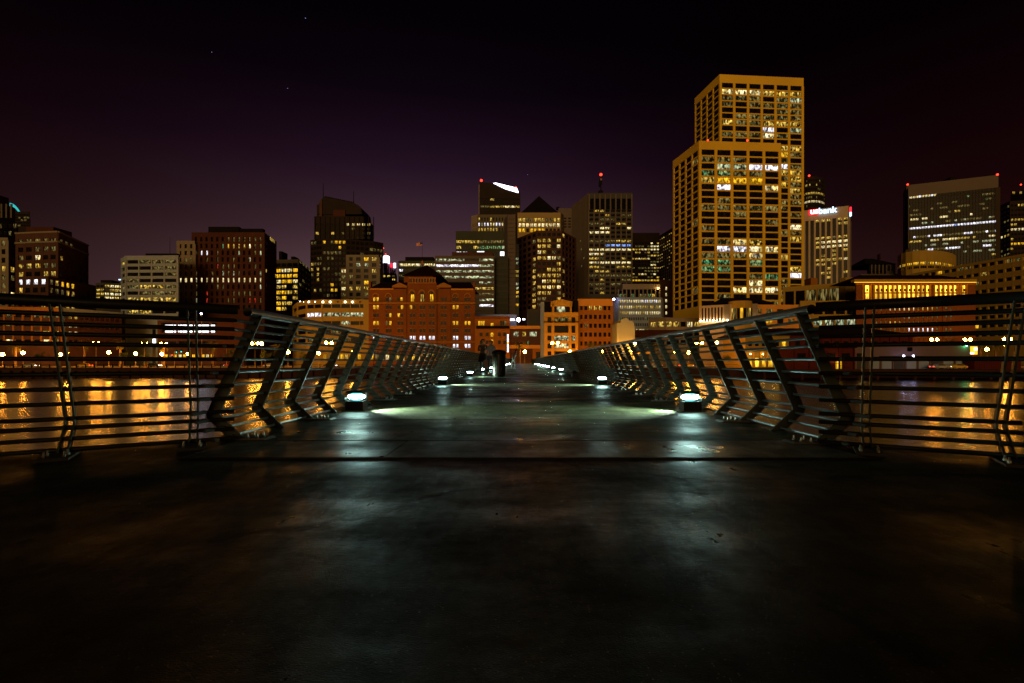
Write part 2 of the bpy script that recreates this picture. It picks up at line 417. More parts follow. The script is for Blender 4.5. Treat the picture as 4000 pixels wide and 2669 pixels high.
# expansion joint: two slabs with cover plate across the walkway
def slab(name, x0, x1, y0, y1, z0, z1, m, n=1, wav=0.0):
    """thin plate, its upper skin slightly warped"""
    nx, ny = 24 * n, 4 * n
    vs, fs = [], []
    rr = random.Random(hash(name) % 1000 + int(x0 * 10))
    for j in range(ny + 1):
        for i in range(nx + 1):
            vs.append((x0 + (x1 - x0) * i / nx, y0 + (y1 - y0) * j / ny, z1 + (rr.uniform(-wav, wav) if 0 < j < ny else 0)))
    for j in range(ny):
        for i in range(nx):
            a = j * (nx + 1) + i; fs.append((a, a + 1, a + nx + 2, a + nx + 1))
    k = len(vs)
    vs += [(x0, y0, z0), (x1, y0, z0), (x1, y1, z0), (x0, y1, z0)]
    fs += [(k, k + 1, nx, 0), (k + 1, k + 2, (ny + 1) * (nx + 1) - 1, nx), (k + 2, k + 3, ny * (nx + 1), (ny + 1) * (nx + 1) - 1), (k + 3, k, 0, ny * (nx + 1))]
    return me(name, vs, fs, m, False)
jp = thing('expansion_joint_cover', 'dull steel joint cover laid across the deck between the first lamps and the camera', 'joint cover', (0, 3.6, 0))
part('plate', slab('plate', -0.92, 2.30, -0.34, 0.34, 0.0015, 0.005, 'deck_plate', wav=0.0015), jp)
part('plate', slab('plate_b', -2.30, -0.935, -0.32, 0.33, 0.0015, 0.0038, 'deck_plate', wav=0.001), jp)
part('edge_bar', me('edge_bar', boxv(-2.3, 2.3, .345, .360, .002, .006), BOXF, 'metal_black'), jp)
part('edge_bar', me('edge_bar_b', boxv(-2.3, 2.3, -.362, -.35, .002, .005), BOXF, 'metal_black'), jp)
dj = me('slab_joint', boxv(-2.3, 2.3, -.006, .006, .0005, .0022), BOXF, 'metal_black')
for k in range(22): part('slab_joint', dj, pd, (0, 5.42 + k * 3.475, 0))
# piles
plm = tube_mesh('pier_pile', [(0, 0, -7), (0, 0, -0.56)], 0.3, 'seawall', 12)
pl = thing('pier_pile_bents', 'dark round piles carrying the pier deck above the water', 'piles')
for i in range(14):
    for s in (-1.7, 1.7): part('pile', plm, pl, (s, 3 + i * 9.4, 0))

# ------------------------------------------------------------------ railings
BAR_Z = [.966, .899, .833, .768, .665, .557, .450, .343, .232, .168, .098, .030]
def mid_n(z):
    if z > .208: return -.105 + (1.02 - z) / (1.02 - .208) * .375
    return .27 - (.208 - z) / .208 * .205
PROF0 = [(-.15, 1.03), (-.055, 1.03), (.325, .20), (.318, .175), (.135, 0.0), (0.0, 0.0), (.205, .197), (.205, .222)]
def plate_post_mesh(side, th=.018, k=1.0):
    PROF = [(mid_n(min(1.02, max(.0, z))) + (a - mid_n(min(1.02, max(.0, z)))) * k, z) for a, z in PROF0]
    n = len(PROF); vs = []
    for y in (-th / 2, th / 2):
        vs += [(side * a, y, z) for a, z in PROF]
    # quads along the profile keep the concave outline clean
    order = [(0, 1, 2, 7), (7, 2, 3, 6), (6, 3, 4, 5)]
    fs = []
    for q in order:
        fs.append(q); fs.append(tuple(n + i for i in reversed(q)))
    for i in range(n):
        j = (i + 1) % n; fs.append((i, n + i, n + j, j))
    d = me('plate_post', vs, fs, 'plate_paint')
    bm = bmesh.new(); bm.from_mesh(d); bmesh.ops.recalc_face_normals(bm, faces=bm.faces)
    bmesh.ops.bevel(bm, geom=[e for e in bm.edges if len(e.link_faces) == 2 and e.calc_face_angle(0) > 1.2], offset=.003, segments=1, affect='EDGES')
    bm.to_mesh(d); bm.free()
    return d
POST = {s: plate_post_mesh(s) for s in (-1, 1)}
POST_SLIM = {s: plate_post_mesh(s, .014, .6) for s in (-1, 1)}
def foot_mesh(side):
    # foot plate lying on the deck, inboard edge chamfered
    x0, x1 = sorted((side * -.22, side * .16))
    vs = boxv(x0, x1, -.085, .085, 0.001, .016)
    if side > 0: ii = (4, 5)
    else: ii = (6, 7)
    vs = [(v[0] + side * .03, v[1], v[2]) if k in ii else v for k, v in enumerate(vs)]
    return me('foot_plate', vs, BOXF, 'base_plate_steel')
FOOT = {s: foot_mesh(s) for s in (-1, 1)}
def bolt_mesh():
    bm = bmesh.new()
    bmesh.ops.create_cone(bm, cap_ends=True, segments=6, radius1=.012, radius2=.012, depth=.014, matrix=Matrix.Translation((0, 0, .007)))
    bmesh.ops.create_cone(bm, cap_ends=True, segments=8, radius1=.007, radius2=.006, depth=.03, matrix=Matrix.Translation((0, 0, .02)))
    d = bpy.data.meshes.new('bolt'); bm.to_mesh(d); bm.free(); d.materials.append(M['bolt_steel']); return d
BOLT = bolt_mesh()
def add_foot(parent, side, y, bolts=True):
    f = part('foot_plate', FOOT[side], parent, (0, y, 0))
    if bolts:
        for bx in (-.05, -.13):
            for by in (-.05, .05): part('bolt', BOLT, f, (side * bx, by, .016))
SP = .68
def main_rail(side, y0, label):
    t = thing('pier_railing', label, 'railing', (side * 2.32, 0, 0))
    ye = 128.0
    part('handrail', tube_mesh('handrail', [(side * -.10, y0 - .14, 1.048), (side * -.10, 30, 1.048), (side * -.10, ye, 1.048)], .036, 'rail_metal', 18), t)
    for z in BAR_Z:
        part('bar', tube_mesh('bar', [(side * mid_n(z), y0 - .27, z), (side * mid_n(z), 20, z), (side * mid_n(z), ye, z)], .0125, 'rail_metal', 10), t)
    n = int((ye - y0) / SP)
    for i in range(n):
        y = y0 + i * SP
        if i < 100: part('post', POST[side], t, (0, y, 0))
        if i < 24 and i % 2 == 0: add_foot(t, side, y, i < 12)
    vs, fs = [], []
    pmv = [tuple(v.co) for v in POST[side].vertices]; pf = [tuple(p.vertices) for p in POST[side].polygons]
    for i in range(100, n):
        k = len(vs); vs += [(a, b + y0 + i * SP, c) for a, b, c in pmv]; fs += [tuple(q + k for q in f) for f in pf]
    tag(part('far_post', me('far_post', vs, fs, 'plate_paint'), t), kind='stuff')
    return t
main_rail(-1, 4.07, 'left pier railing of kinked plate posts and round bars running to the shore')
main_rail(1, 3.87, 'right pier railing of kinked plate posts and round bars running to the shore')
def end_panel(side, start, pairs, length, label, s0=0.0, foot=True):
    """splayed railing panel of the wider pier head; local +y runs back towards the pier"""
    t = thing('end_railing_panel', label, 'railing', (start[0], start[1], 0), 0)
    # local frame: y axis = along panel (away from start), x outward
    dirv = Vector((side * AX, -AY, 0))
    ang = math.atan2(dirv.y, dirv.x) - math.pi / 2     # rotate local +y on dirv
    t.rotation_euler = (0, 0, ang)
    o = 1 if side < 0 else 1
    # outward normal (away from the deck) expressed in local x
    nrm = Vector((side * AY, AX, 0))
    lx = Vector((math.cos(ang), math.sin(ang), 0))
    sg = 1 if lx.dot(nrm) > 0 else -1
    part('handrail', tube_mesh('handrail', [(sg * -.10, s0, 1.048), (sg * -.10, length, 1.048)], .036, 'metal_black', 18), t)
    for z in BAR_Z:
        part('bar', tube_mesh('bar', [(sg * mid_n(z), s0 + .02, z), (sg * mid_n(z), length + (.03 if side > 0 else 0), z)], .0165, 'metal_black', 10), t)
    for p in pairs:
        for dp in (0, .05): part('post', POST_SLIM[sg], t, (0, p + dp, 0))
        if foot: add_foot(t, sg, p + .025)
    return t
end_panel(-1, (-2.26, 3.86), (.27, 1.02, 1.77, 2.5), 3.0, 'splayed railing panel of the pier head at the left edge, black against the water')
end_panel(1, (2.22, 3.68), (.30, 1.06), 1.16, 'splayed railing panel of the pier head next to the right pier railing')
end_panel(1, (2.22, 3.68), (1.82, 2.5), 3.0, 'next splayed railing panel, just cut by the right edge of the picture', s0=1.18)

# ------------------------------------------------------------------ deck lights
def deck_light(x, y, side, label, lit=True):
    t = thing('deck_light', label, 'lamp', (x, y, 0), 0, 'low deck lights along the pier railings')
    vs = boxv(-.115, .115, -.10, .10, 0.001, .13)
    part('housing', me('lamp_housing', vs, BOXF, 'metal_black'), t)
    part('flange', me('lamp_flange', boxv(-.15, .15, -.13, .13, .001, .012), BOXF, 'base_plate_steel'), t)
    # lens: a bulged box face wrapping the front of the head
    bm = bmesh.new(); bmesh.ops.create_uvsphere(bm, u_segments=16, v_segments=8, radius=1)
    for v in bm.verts: v.co = Vector((v.co.x * .105, v.co.y * .080, v.co.z * .055))
    d = bpy.data.meshes.new('lens'); bm.to_mesh(d); bm.free(); d.materials.append(M['lamp_halo' if lit else 'glass_dark'])
    for p in d.polygons: p.use_smooth = True
    ln = part('lens', d, t, (0, 0, .182))
    if lit: part('lamp_core', ball('deck_lamp', 2), ln, (0, 0, .002), 0, (.116, .090, .041))
    part('hood', me('hood', [(-.12, -.105, .236), (.12, -.105, .236), (.12, .105, .236), (-.12, .105, .236), (-.09, -.08, .262), (.09, -.08, .262), (.09, .08, .262), (-.09, .08, .262)],
                    [(3, 2, 1, 0), (4, 5, 6, 7), (0, 1, 5, 4), (1, 2, 6, 5), (2, 3, 7, 6), (3, 0, 4, 7)], 'metal_black'), t)
    part('added_light_shield', me('added_light_shield', boxv(-.006, .006, -.10, .10, .12, .172), BOXF, 'metal_black'), t, (side * .124, 0, 0))  # plate added to keep the lamp's light off the railing
    if lit:
        sp = bpy.data.lights.new('deck_beam', 'SPOT'); sp.energy = 1500; sp.color = (0.70, 1.0, 0.72); sp.spot_size = rad(112); sp.spot_blend = 1.0; sp.shadow_soft_size = .04
        so = bpy.data.objects.new('deck_beam', sp); so.location = (-side * .135, 0, .19); so.rotation_euler = Vector((-side, 0, -.30)).to_track_quat('-Z', 'Y').to_euler(); link(so, t)
    for sx in (-.105, .105):
        part('bracket', me('bracket', boxv(-.008, .008, .06, .09, .12, .24), BOXF, 'metal_black'), t, (sx, 0, 0))
ORD = ['nearest', 'second', 'third', 'fourth', 'fifth', 'sixth', 'seventh', 'eighth', 'ninth', 'tenth', 'eleventh', 'twelfth', 'thirteenth', 'fourteenth']
for i in range(12):
    y = 6.40 + i * 6.95
    deck_light(-2.18, y, -1, f'{ORD[i]} glowing deck light at the foot of the left railing')
    deck_light(2.18, y - .08, 1, f'{ORD[i]} {"unlit" if i == 2 else "glowing"} deck light at the foot of the right railing', i != 2)

# ------------------------------------------------------------------ litter bin
def litter_bin(x, y):
    t = thing('litter_bin', 'tall dark round litter bin with domed lid standing on the pier', 'litter bin', (x, y, 0))
    def lathe(name, prof, m, seg=28):
        vs, fs = [], []
        for r, z in prof:
            for k in range(seg):
                a = 2 * math.pi * k / seg; vs.append((r * math.cos(a), r * math.sin(a), z))
        for i in range(len(prof) - 1):
            for k in range(seg):
                k2 = (k + 1) % seg; fs.append((i * seg + k, i * seg + k2, (i + 1) * seg + k2, (i + 1) * seg + k))
        return part(name, me(name, vs, fs, m, True), t)
    lathe('liner', [(.0, .06), (.235, .06), (.235, .93), (0, .93)], 'roof_dark')
    lathe('lid', [(.30, .98), (.305, 1.0), (.29, 1.04), (.24, 1.085), (.16, 1.115), (.06, 1.13), (.002, 1.132)], 'metal_black')
    lathe('lid_rim', [(.24, .935), (.30, .935), (.302, .98), (.24, .98)], 'metal_black')
    lathe('foot_ring', [(.20, .0), (.255, .0), (.255, .06), (.20, .06)], 'metal_black')
    for z in (.10, .5, .9): lathe('hoop', [(.262, z - .02), (.272, z - .02), (.272, z + .02), (.262, z + .02)], 'metal_black')
    sl = me('slat', boxv(-.016, .016, -.004, .004, .07, .93), BOXF, 'rail_metal')
    for k in range(28):
        a = 2 * math.pi * k / 28
        part('slat', sl, t, (.279 * math.cos(a), .279 * math.sin(a), 0), a + math.pi / 2)
litter_bin(-.97, 20.4)

# ------------------------------------------------------------------ people
def cloth_mat(name, legs, top, skin, split=.92, neck=1.47):
    m = bpy.data.materials.new(name); m.use_nodes = True; t = m.node_tree; b = t.nodes['Principled BSDF']
    tcn = t.nodes.new('ShaderNodeTexCoord'); s = t.nodes.new('ShaderNodeSeparateXYZ'); t.links.new(tcn.outputs['Object'], s.inputs[0])
    r = t.nodes.new('ShaderNodeValToRGB'); r.color_ramp.interpolation = 'CONSTANT'
    mpr = t.nodes.new('ShaderNodeMath'); mpr.operation = 'DIVIDE'; mpr.inputs[1].default_value = 2.0
    t.links.new(s.outputs['Z'], mpr.inputs[0]); t.links.new(mpr.outputs[0], r.inputs[0])
    r.color_ramp.elements[0].position = 0; r.color_ramp.elements[0].color = (.01, .01, .01, 1)
    r.color_ramp.elements[1].position = .04; r.color_ramp.elements[1].color = (*legs, 1)
    e = r.color_ramp.elements.new(split / 2); e.color = (*top, 1)
    e = r.color_ramp.elements.new(neck / 2); e.color = (*skin, 1)
    t.links.new(r.outputs[0], b.inputs['Base Color']); b.inputs['Roughness'].default_value = .9
    M[name] = m
cloth_mat('outfit_black', (.012, .010, .012), (.010, .009, .010), (.16, .09, .06))
cloth_mat('outfit_blue', (.015, .022, .045), (.07, .09, .14), (.16, .09, .06))
cloth_mat('outfit_brown', (.010, .008, .008), (.045, .020, .014), (.16, .09, .06))
def person(name, label, loc, rz, outfit, arms='down', lean=0.0, stride=.06, hgt=1.72):
    k = hgt / 1.72
    def P(x, y, z): return (x * k, (y + lean * max(0, z - .9)) * k, z * k)
    J, E, RD = [], [], []
    def add(p, r, parent=None):
        J.append(P(*p)); RD.append(r * k)
        if parent is not None: E.append((parent, len(J) - 1))
        return len(J) - 1
    pel = add((0, 0, .95), .135)
    wai = add((0, 0, 1.10), .125, pel); che = add((0, .0, 1.30), .150, wai); sh = add((0, 0, 1.43), .105, che)
    nk = add((0, .01, 1.51), .052, sh); hd0 = add((0, .03, 1.58), .080, nk); hd1 = add((0, .025, 1.66), .088, hd0); add((0, .015, 1.715), .055, hd1)
    add((0, .115, 1.615), .014, hd0)
    for s in (-1, 1):
        hip = add((s * .10, 0, .88), .095, pel); kn = add((s * .11, s * stride * .5 + .02, .48), .060, hip)
        an = add((s * .12, s * stride, .08), .042, kn); add((s * .135, s * stride + .16, .04), .035, an)
        so = add((s * .19, 0, 1.41), .060, sh)
        if arms == 'down':
            el = add((s * .25, -.02, 1.13), .046, so); wr = add((s * .25, .07, .90), .030, el); hx, hy, hz = s * .245, .10, .82; dx, dy, dz = 0, .02, -.07
        else:
            el = add((s * .25, .06, 1.16), .046, so); wr = add((s * .13, .24, 1.22), .030, el); hx, hy, hz = s * .08, .29, 1.25; dx, dy, dz = -s * .04, .05, .02
        pa = add((hx, hy, hz), .034, wr)
        for q, ln in enumerate((.75, 1.0, 1.05, .95)):
            off = (q - 1.5) * .018
            f1 = add((hx + dx * .5, hy + dy * .5 + (off if arms == 'down' else 0), hz + dz * .5 + (0 if arms == 'down' else off)), .011, pa)
            add((hx + dx * ln * 1.3 - s * .012, hy + dy * ln * 1.3 + (off if arms == 'down' else 0), hz + dz * ln * 1.3 + (0 if arms == 'down' else off)), .009, f1)
        add((hx - s * .01, hy + .045, hz + .01), .011, pa)
    d = bpy.data.meshes.new('body'); d.from_pydata(J, E, []); d.update(); d.materials.append(M[outfit])
    t = thing(name, label, 'person', loc, rz)
    o = part('body', d, t)
    sk = o.modifiers.new('skin', 'SKIN'); sk.use_smooth_shade = True
    for i, v in enumerate(d.skin_vertices[0].data):
        v.radius = (RD[i], RD[i]); v.use_root = (i == 0)
    ss = o.modifiers.new('sub', 'SUBSURF'); ss.levels = 1; ss.render_levels = 2
    bm = bmesh.new(); bmesh.ops.create_icosphere(bm, subdivisions=3, radius=1)
    hp = Vector(P(0, .01, 1.665))
    for v in list(bm.verts):
        if v.co.y > .45 and v.co.z < .35: bm.verts.remove(v)
    for v in bm.verts: v.co = Vector((v.co.x * .104 * k, v.co.y * .115 * k, v.co.z * (.098 if v.co.z > 0 else .15) * k)) + hp
    hm = bpy.data.meshes.new('hair'); bm.to_mesh(hm); bm.free(); hm.materials.append(M['hair_dark'])
    for p in hm.polygons: p.use_smooth = True
    part('hair', hm, t)
    return t
pa = person('person', 'person in a long dark coat standing left of the litter bin with a pale bag', (-2.05, 25.3, 0), rad(200), 'outfit_black', 'front', hgt=1.76)
# coat skirt as clothing of the first person
vs, fs = [], []
for i, (r, z) in enumerate(((.17, 1.05), (.20, .85), (.235, .62))):
    for k in range(16):
        a = 2 * math.pi * k / 16; vs.append((r * 1.1 * math.cos(a), r * .85 * math.sin(a), z))
for i in range(2):
    for k in range(16): fs.append((i * 16 + k, i * 16 + (k + 1) % 16, (i + 1) * 16 + (k + 1) % 16, (i + 1) * 16 + k))
part('coat_skirt', me('coat_skirt', vs, fs, 'cloth_black', True), pa)
person('person', 'person in blue jacket and jeans half hidden behind the litter bin', (-1.56, 24.4, 0), rad(150), 'outfit_blue', 'down', hgt=1.66)
person('person', 'person in dark brown clothes leaning forward right of the litter bin', (-.75, 41, 0), rad(-60), 'outfit_brown', 'front', lean=.35, stride=.12, hgt=1.62)
bag = thing('shoulder_bag', 'pale cloth bag hanging beside the person in the dark coat', 'bag', (-1.86, 25.0, .28))
bm = bmesh.new(); bmesh.ops.create_icosphere(bm, subdivisions=2, radius=1)
for v in bm.verts: v.co = Vector((v.co.x * .16, v.co.y * .07, (v.co.z * .24 + .24) * (1.0)))
bd = bpy.data.meshes.new('bag_body'); bm.to_mesh(bd); bm.free(); bd.materials.append(M['shed_white']); part('bag_body', bd, bag)
part('strap', tube_mesh('strap', [(-.08, 0, .42), (-.06, 0, .62), (.0, 0, .70), (.06, 0, .62), (.08, 0, .42)], .012, 'cloth_black', 6), bag)

# ------------------------------------------------------------------ buildings
OCC = []   # (u0, u1, vtop, Y): nearer masses, so that windows nobody can see are not built
def hidden(u, v, Y):
    for a, b, vt, y in OCC:
        if y < Y - 5 and a + 1.5 < u < b - 1.5 and v > vt + 3: return True
    return False
def pick(spec, rr):
    """spec like 'D5 d2 w2': weights per pane material"""
    ks = [(s[0], float(s[1:])) for s in spec.split()]
    x = rr.random() * sum(w for _, w in ks)
    for k, w in ks:
        x -= w
        if x <= 0: return k
    return ks[-1][0]
class Bld:
    def __init__(s, name, label, plan, v, Y, core='glass_dark', depth=25, cat='building', roof='roof_dark', closed=False, zbase=GZ):
        s.Y = Y; s.zt = Z(v, Y); s.zb = zbase
        s.P = [Vector((X(u, y), y, 0)) for u, y in plan]
        pts = list(s.P)
        if not closed:
            for p in (s.P[-1], s.P[0]):
                pts.append(p + Vector((p.x / p.y * depth * .97, depth, 0)))
        cx = sum(p.x for p in pts) / len(pts); cy = min(p.y for p in pts)
        s.o = Vector((cx, cy, zbase))
        s.t = thing(name, label, cat, tuple(s.o))
        s.rr = random.Random(sum(map(ord, label)))
        part('core', prism_mesh('core', [(p.x - cx, p.y - cy) for p in pts], 0, s.zt - zbase, core), s.t)
        s.pts = pts
    def at(s, u, v, Y): return Vector((X(u, Y), Y, Z(v, Y))) - s.o
    def face(s, i, ncol, v0, dv, nrow, wf=.8, hf=.6, d=.5, wall='beige', lit='D5 d2 w2', rowlit=None, rows=None, top=None, Y=None, colmat=None, noband=False, flushcol=0.06, seamless=False, cull=True, cells=None, endw=None):
        A, B = s.P[i], s.P[i + 1]
        Y = Y or s.Y
        e = (B - A); L = e.length; e.normalize()
        ang = math.atan2(e.y, e.x)
        n = Vector((e.y, -e.x, 0))
        if n.dot(A) > 0: n = -n
        pitch = dv * Y / FU
        zt = s.zt
        z0 = Z(v0, Y)
        wh = pitch * hf
        bay = L / ncol
        colw = bay * (1 - wf)
        def put(name, m, along, z, sx, sy, sz, off):
            c = A + e * along + n * off; c.z = z
            return part(name, cube(m), s.t, tuple(c - s.o), ang, (sx, sy, sz))
        base = A
        # parapet, spandrels, plinth wall
        d2 = d - flushcol
        if zt - z0 > .05: put('parapet', top or wall, L / 2, (zt + z0) / 2, L + 2 * d - .06, d + .04, zt - z0 + .02, d / 2 + .02)
        zl = z0
        if not noband:
            for k in range(nrow):
                zb = z0 - k * pitch - wh
                h = pitch - wh
                if k < nrow - 1 and h > .02: put('spandrel', wall, L / 2, zb - h / 2, L + 2 * d2 - .08, d2, h, d2 / 2)
        zl = z0 - (nrow - 1) * pitch - wh
        if zl > s.zb: put('lower_wall', wall, L / 2, (zl + s.zb) / 2, L + 2 * d2 - .1, d2, zl - s.zb, d2 / 2)
        # columns
        for c in range(ncol + 1):
            w = colw if 0 < c < ncol else max(colw, .5 * colw + d)
            if endw and c in (0, ncol): w = endw
            x = c * bay
            if c == 0: x += colw / 2 - w / 2 if not endw else 0
            if c == ncol: x -= colw / 2 - w / 2 if not endw else 0
            if c == 0: x = max(x, -d + .03 + w / 2) if not endw else x
            put('column', colmat or wall, x, (z0 + zl) / 2, w, d, z0 - zl, d / 2)
        # panes
        for k in range(nrow):
            zc = z0 - k * pitch - wh / 2
            rl = rowlit and rowlit.get(k)
            sp = rl or lit
            run = None
            for c in range(ncol):
                p = A + e * ((c + .5) * bay)
                uu = U0 + p.x / p.y * FU; vv = V0 - (zc - EYE) / p.y * FU
                if (cull and hidden(uu, vv, p.y)) or uu < -12 or uu > 2362: continue
                m = cells.get((k, c)) if cells and (k, c) in cells else (run if (run and s.rr.random() < .35) else pick(sp, s.rr))
                run = m
                q = A + e * ((c + .5) * bay) + n * .08; q.z = zc
                part('window', quad(m), s.t, tuple(q - s.o), ang, (bay * wf, 1, wh))
    def box(s, name, m, u0, u1, v0, v1, Y, dep):
        a, b = X(u0, Y), X(u1, Y); z1, z0 = Z(v0, Y), (Z(v1, Y) if v1 is not None else s.zb)
        if dep > 2.5 and u1 < U0 - 60 and X(u1, Y + dep) > a + .5: b = X(u1, Y + dep)     # the far edge of the flank is what one sees
        if dep > 2.5 and u0 > U0 + 60 and X(u0, Y + dep) < b - .5: a = X(u0, Y + dep)
        return blk(name, s.t, m, tuple(Vector(((a + b) / 2, Y + dep / 2, (z0 + z1) / 2)) - s.o), (b - a, dep, z1 - z0))
    def pane(s, name, m, u0, u1, v0, v1, Y, ang=0):
        a, b = X(u0, Y), X(u1, Y); z1, z0 = Z(v0, Y), Z(v1, Y)
        return part(name, quad(m), s.t, tuple(Vector(((a + b) / 2, Y, (z0 + z1) / 2)) - s.o), ang, (b - a, 1, z1 - z0))
    def beacon(s, u, v, Y, m='beacon', r=None, name='beacon'):
        r = r or 1.9 * Y / FU
        part(name, ball(m), s.t, tuple(s.at(u, v, Y)), 0, (r, r, r))
    def mast(s, u, v0, v1, Y, w=1.0, m='roof_dark'):
        r = w * Y / FU
        part('mast', tube_mesh('mast', [tuple(s.at(u, v1, Y)), tuple(s.at(u, v0, Y))], r, m, 6, radii=[r, r * .5]), s.t)

# nearer masses for window culling (Y ascending does not matter)
OCC += [(845, 1090, 662, 205), (675, 845, 690, 225), (408, 632, 557, 260), (446, 605, 537, 260), (52, 200, 565, 235), (40, 215, 660, 235), (-20, 270, 716, 205),
        (283, 407, 590, 240), (374, 560, 738, 215), (634, 684, 597, 330), (796, 871, 587, 350), (1003, 1132, 590, 300), (1132, 1164, 580, 300), (1164, 1183, 494, 310),
        (1190, 1318, 532, 330), (1189, 1292, 490, 430), (1351, 1449, 446, 400), (1328, 1403, 688, 205), (1247, 1327, 718, 200), (1090, 1247, 752, 210), (1403, 1519, 685, 260),
        (1605, 1788, 332, 246), (1548, 1605, 369, 246), (1653, 1840, 184, 293), (1845, 1946, 482, 420), (1927, 1974, 641, 245), (1800, 1927, 668, 250), (1965, 2238, 644, 215),
        (1610, 1827, 712, 200), (1415, 1456, 740, 195)]

# --- far left
b = Bld('stepped_tower', 'cream stepped tower with small square windows at the far left edge', [(-60, 262), (18, 262), (52, 270)], 546, 262, 'glass_dark')
b.face(0, 5, 553, 19.5, 8, .55, .6, .5, 'beige', 'D6 d3 w1'); b.face(1, 2, 553, 19.5, 8, .6, .6, .5, 'beige', 'D4 d4 w2 b1')
b.box('upper_storey', 'beige', -60, 42, 506, 546.3, 268, 14)
for k in range(4):
    for r in range(2): b.pane('window', 'D' if (k + r) % 3 else 'd', -2 + k * 11, 4 + k * 11, 514 + r * 17, 524 + r * 17, 267.9)
b.box('crown', 'beige', -60, 35, 465, 506.2, 272, 10)
for k in range(4): b.box('crown_rib', 'beige_dim', -10 + k * 11, -6 + k * 11, 468, 500, 271.4, .5)
b.box('crown_top', 'beige_dim', -60, 20, 444, 465.2, 274, 8)
b = Bld('glass_tower', 'dark tower with a cyan lit curved crown behind the cream stepped tower', [(34, 430), (68, 430)], 486, 430, 'dark_tower')
b.face(0, 5, 492, 6, 5, .85, .6, .3, 'dark_tower', 'D8 d1')
pts = []
for k in range(7):
    a = k / 6; pts.append((22 + 24 * a, 466 + 20 * a * a))
vs = []
for u, v in pts: vs += [tuple(b.at(u, v, 431)), tuple(b.at(u, v + 7, 431)), tuple(b.at(u, v, 434)), tuple(b.at(u, v + 7, 434))]
fs = []
for k in range(6):
    a = k * 4; c = a + 4; fs += [(a, a + 1, c + 1, c), (a + 2, c + 2, c + 3, a + 3), (a, c, c + 2, a + 2), (a + 1, a + 3, c + 3, c + 1)]
part('lit_crown', me('lit_crown', vs, fs, 'cyan_crown'), b.t)

b = Bld('brick_office', 'brown brick office block with chamfered corner and pale cornice bands at left', [(40, 238), (98, 236), (133, 235), (199, 262)], 533, 235, 'brick_brown', roof='roof_dark')
for i, nc in ((0, 3), (1, 2), (2, 6)):
    b.face(i, nc, 547, 22 if False else 19, 8, .68, .55, .5, 'brick_brown', 'D4 d3 w2 b1', rowlit={4: 'w3 b1 D2', 3: 'd2 w2 D1'})
    A, B_ = b.P[i], b.P[i + 1]; e = B_ - A; ang = math.atan2(e.y, e.x)
    for zz in (534, 556.5):
        c = (A + B_) / 2; c.z = Z(zz, 236); part('cornice', cube('beige'), b.t, tuple(c - b.o), ang, (e.length + 1.2, 1.6, .75))
b.box('penthouse', 'brick_red', 60, 165, 521, 533.5, 244, 10)
b = Bld('brick_podium', 'lower brown brick wing with bright window row before the brick office block', [(40, 226), (110, 224), (216, 252)], 634, 224, 'brick_brown')
b.face(0, 4, 641, 19, 5, .62, .6, .45, 'brick_brown', 'D3 d2 w2', rowlit={0: 'b3 W2', 1: 'D2 w1 W1'}); b.face(1, 9, 641, 19, 5, .62, .6, .45, 'brick_brown', 'D3 d2 w3', rowlit={0: 'w3 y1 d1 b1'})
b = Bld('terraced_block', 'terraced orange brick block with pale horizontal bands behind the left railing', [(-30, 200), (140, 204), (272, 224)], 704, 200, 'brick_brown')
b.face(0, 8, 719, 20, 4, .82, .45, .9, 'brick_brown', 'D4 d3 w2 b1', top='brick_orange_trim', colmat='brick_orange_trim'); b.face(1, 11, 719, 20, 4, .72, .5, .9, 'brick_brown', 'D3 d3 w3', rowlit={1: 'b4 w2', 2: 'w2 b3'}, top='white_grey')
b = Bld('distant_office', 'small far office with a bright white top floor between brick block and pale office', [(221, 380), (240, 378), (285, 382)], 650, 380, 'grey_dim')
b.face(0, 2, 655, 9, 5, .8, .55, .3, 'grey_dim', 'D3 w1'); b.face(1, 4, 655, 9, 5, .85, .6, .3, 'grey_dim', 'D2 w2 b2', rowlit={0: 'b3 w1', 2: 'W2 b2'})
b.box('penthouse', 'roof_dark', 231, 275, 643, 650.3, 384, 8); b.box('blue_lamp_strip', 'sign_blue', 272, 281, 641, 643, 383, .4)
b = Bld('pale_office', 'pale grey office with long window bands and a roof antenna at left', [(282, 246), (292, 240), (408.5, 239)], 588, 240, 'glass_dark')
b.face(0, 1, 598, 14.3, 9, .9, .56, .7, 'white_grey', 'D4 w1 d1')
b.face(1, 4, 598, 14.3, 9, .90, .56, .7, 'white_grey', 'D3 d3 w2 b1', rowlit={7: 'b3 W3', 6: 'd2 w3', 0: 'D1 w2 d1'})
b.box('roof_slab', 'roof_dark', 334, 406, 582, 588.4, 241, 2.4); b.mast(390, 544, 582, 243, .5)

# --- red-brown slab
y2 = YR(534.6, 260, 556)
b = Bld('red_brick_tower', 'broad red-brown office tower with grid of small windows and black roof plant', [(446, 260), (605.4, 260), (633.5, y2)], 534.6, 260, 'brick_red')
cells = {(6, c): 'b' for c in range(13)}; cells.update({(1, c): k for c, k in zip(range(5, 12), 'gywwwbd')}); cells.update({(2, 1): 'W', (4, 4): 'r', (8, 2): 'r', (9, 2): 'r', (9, 10): 'r'})
b.face(0, 13, 545, 15.55, 11, .42, .66, .9, 'brick_red', 'D6 d3 c1', cells=cells, rowlit={6: 'b4 c2'})
b.face(1, 9, 549, 15.55, 10, .85, .5, .22, 'brick_red', 'D7 d1', rowlit={1: 'w4 D2', 5: 'w4 D1 d1', 0: 'D4 w1'}, Y=275)
b.box('roof_plant', 'roof_dark', 478, 548, 520.6, 534.8, 262, 2.4); b.box('roof_plant', 'roof_dark', 548.2, 603, 525, 534.8, 262.5, 2.4)
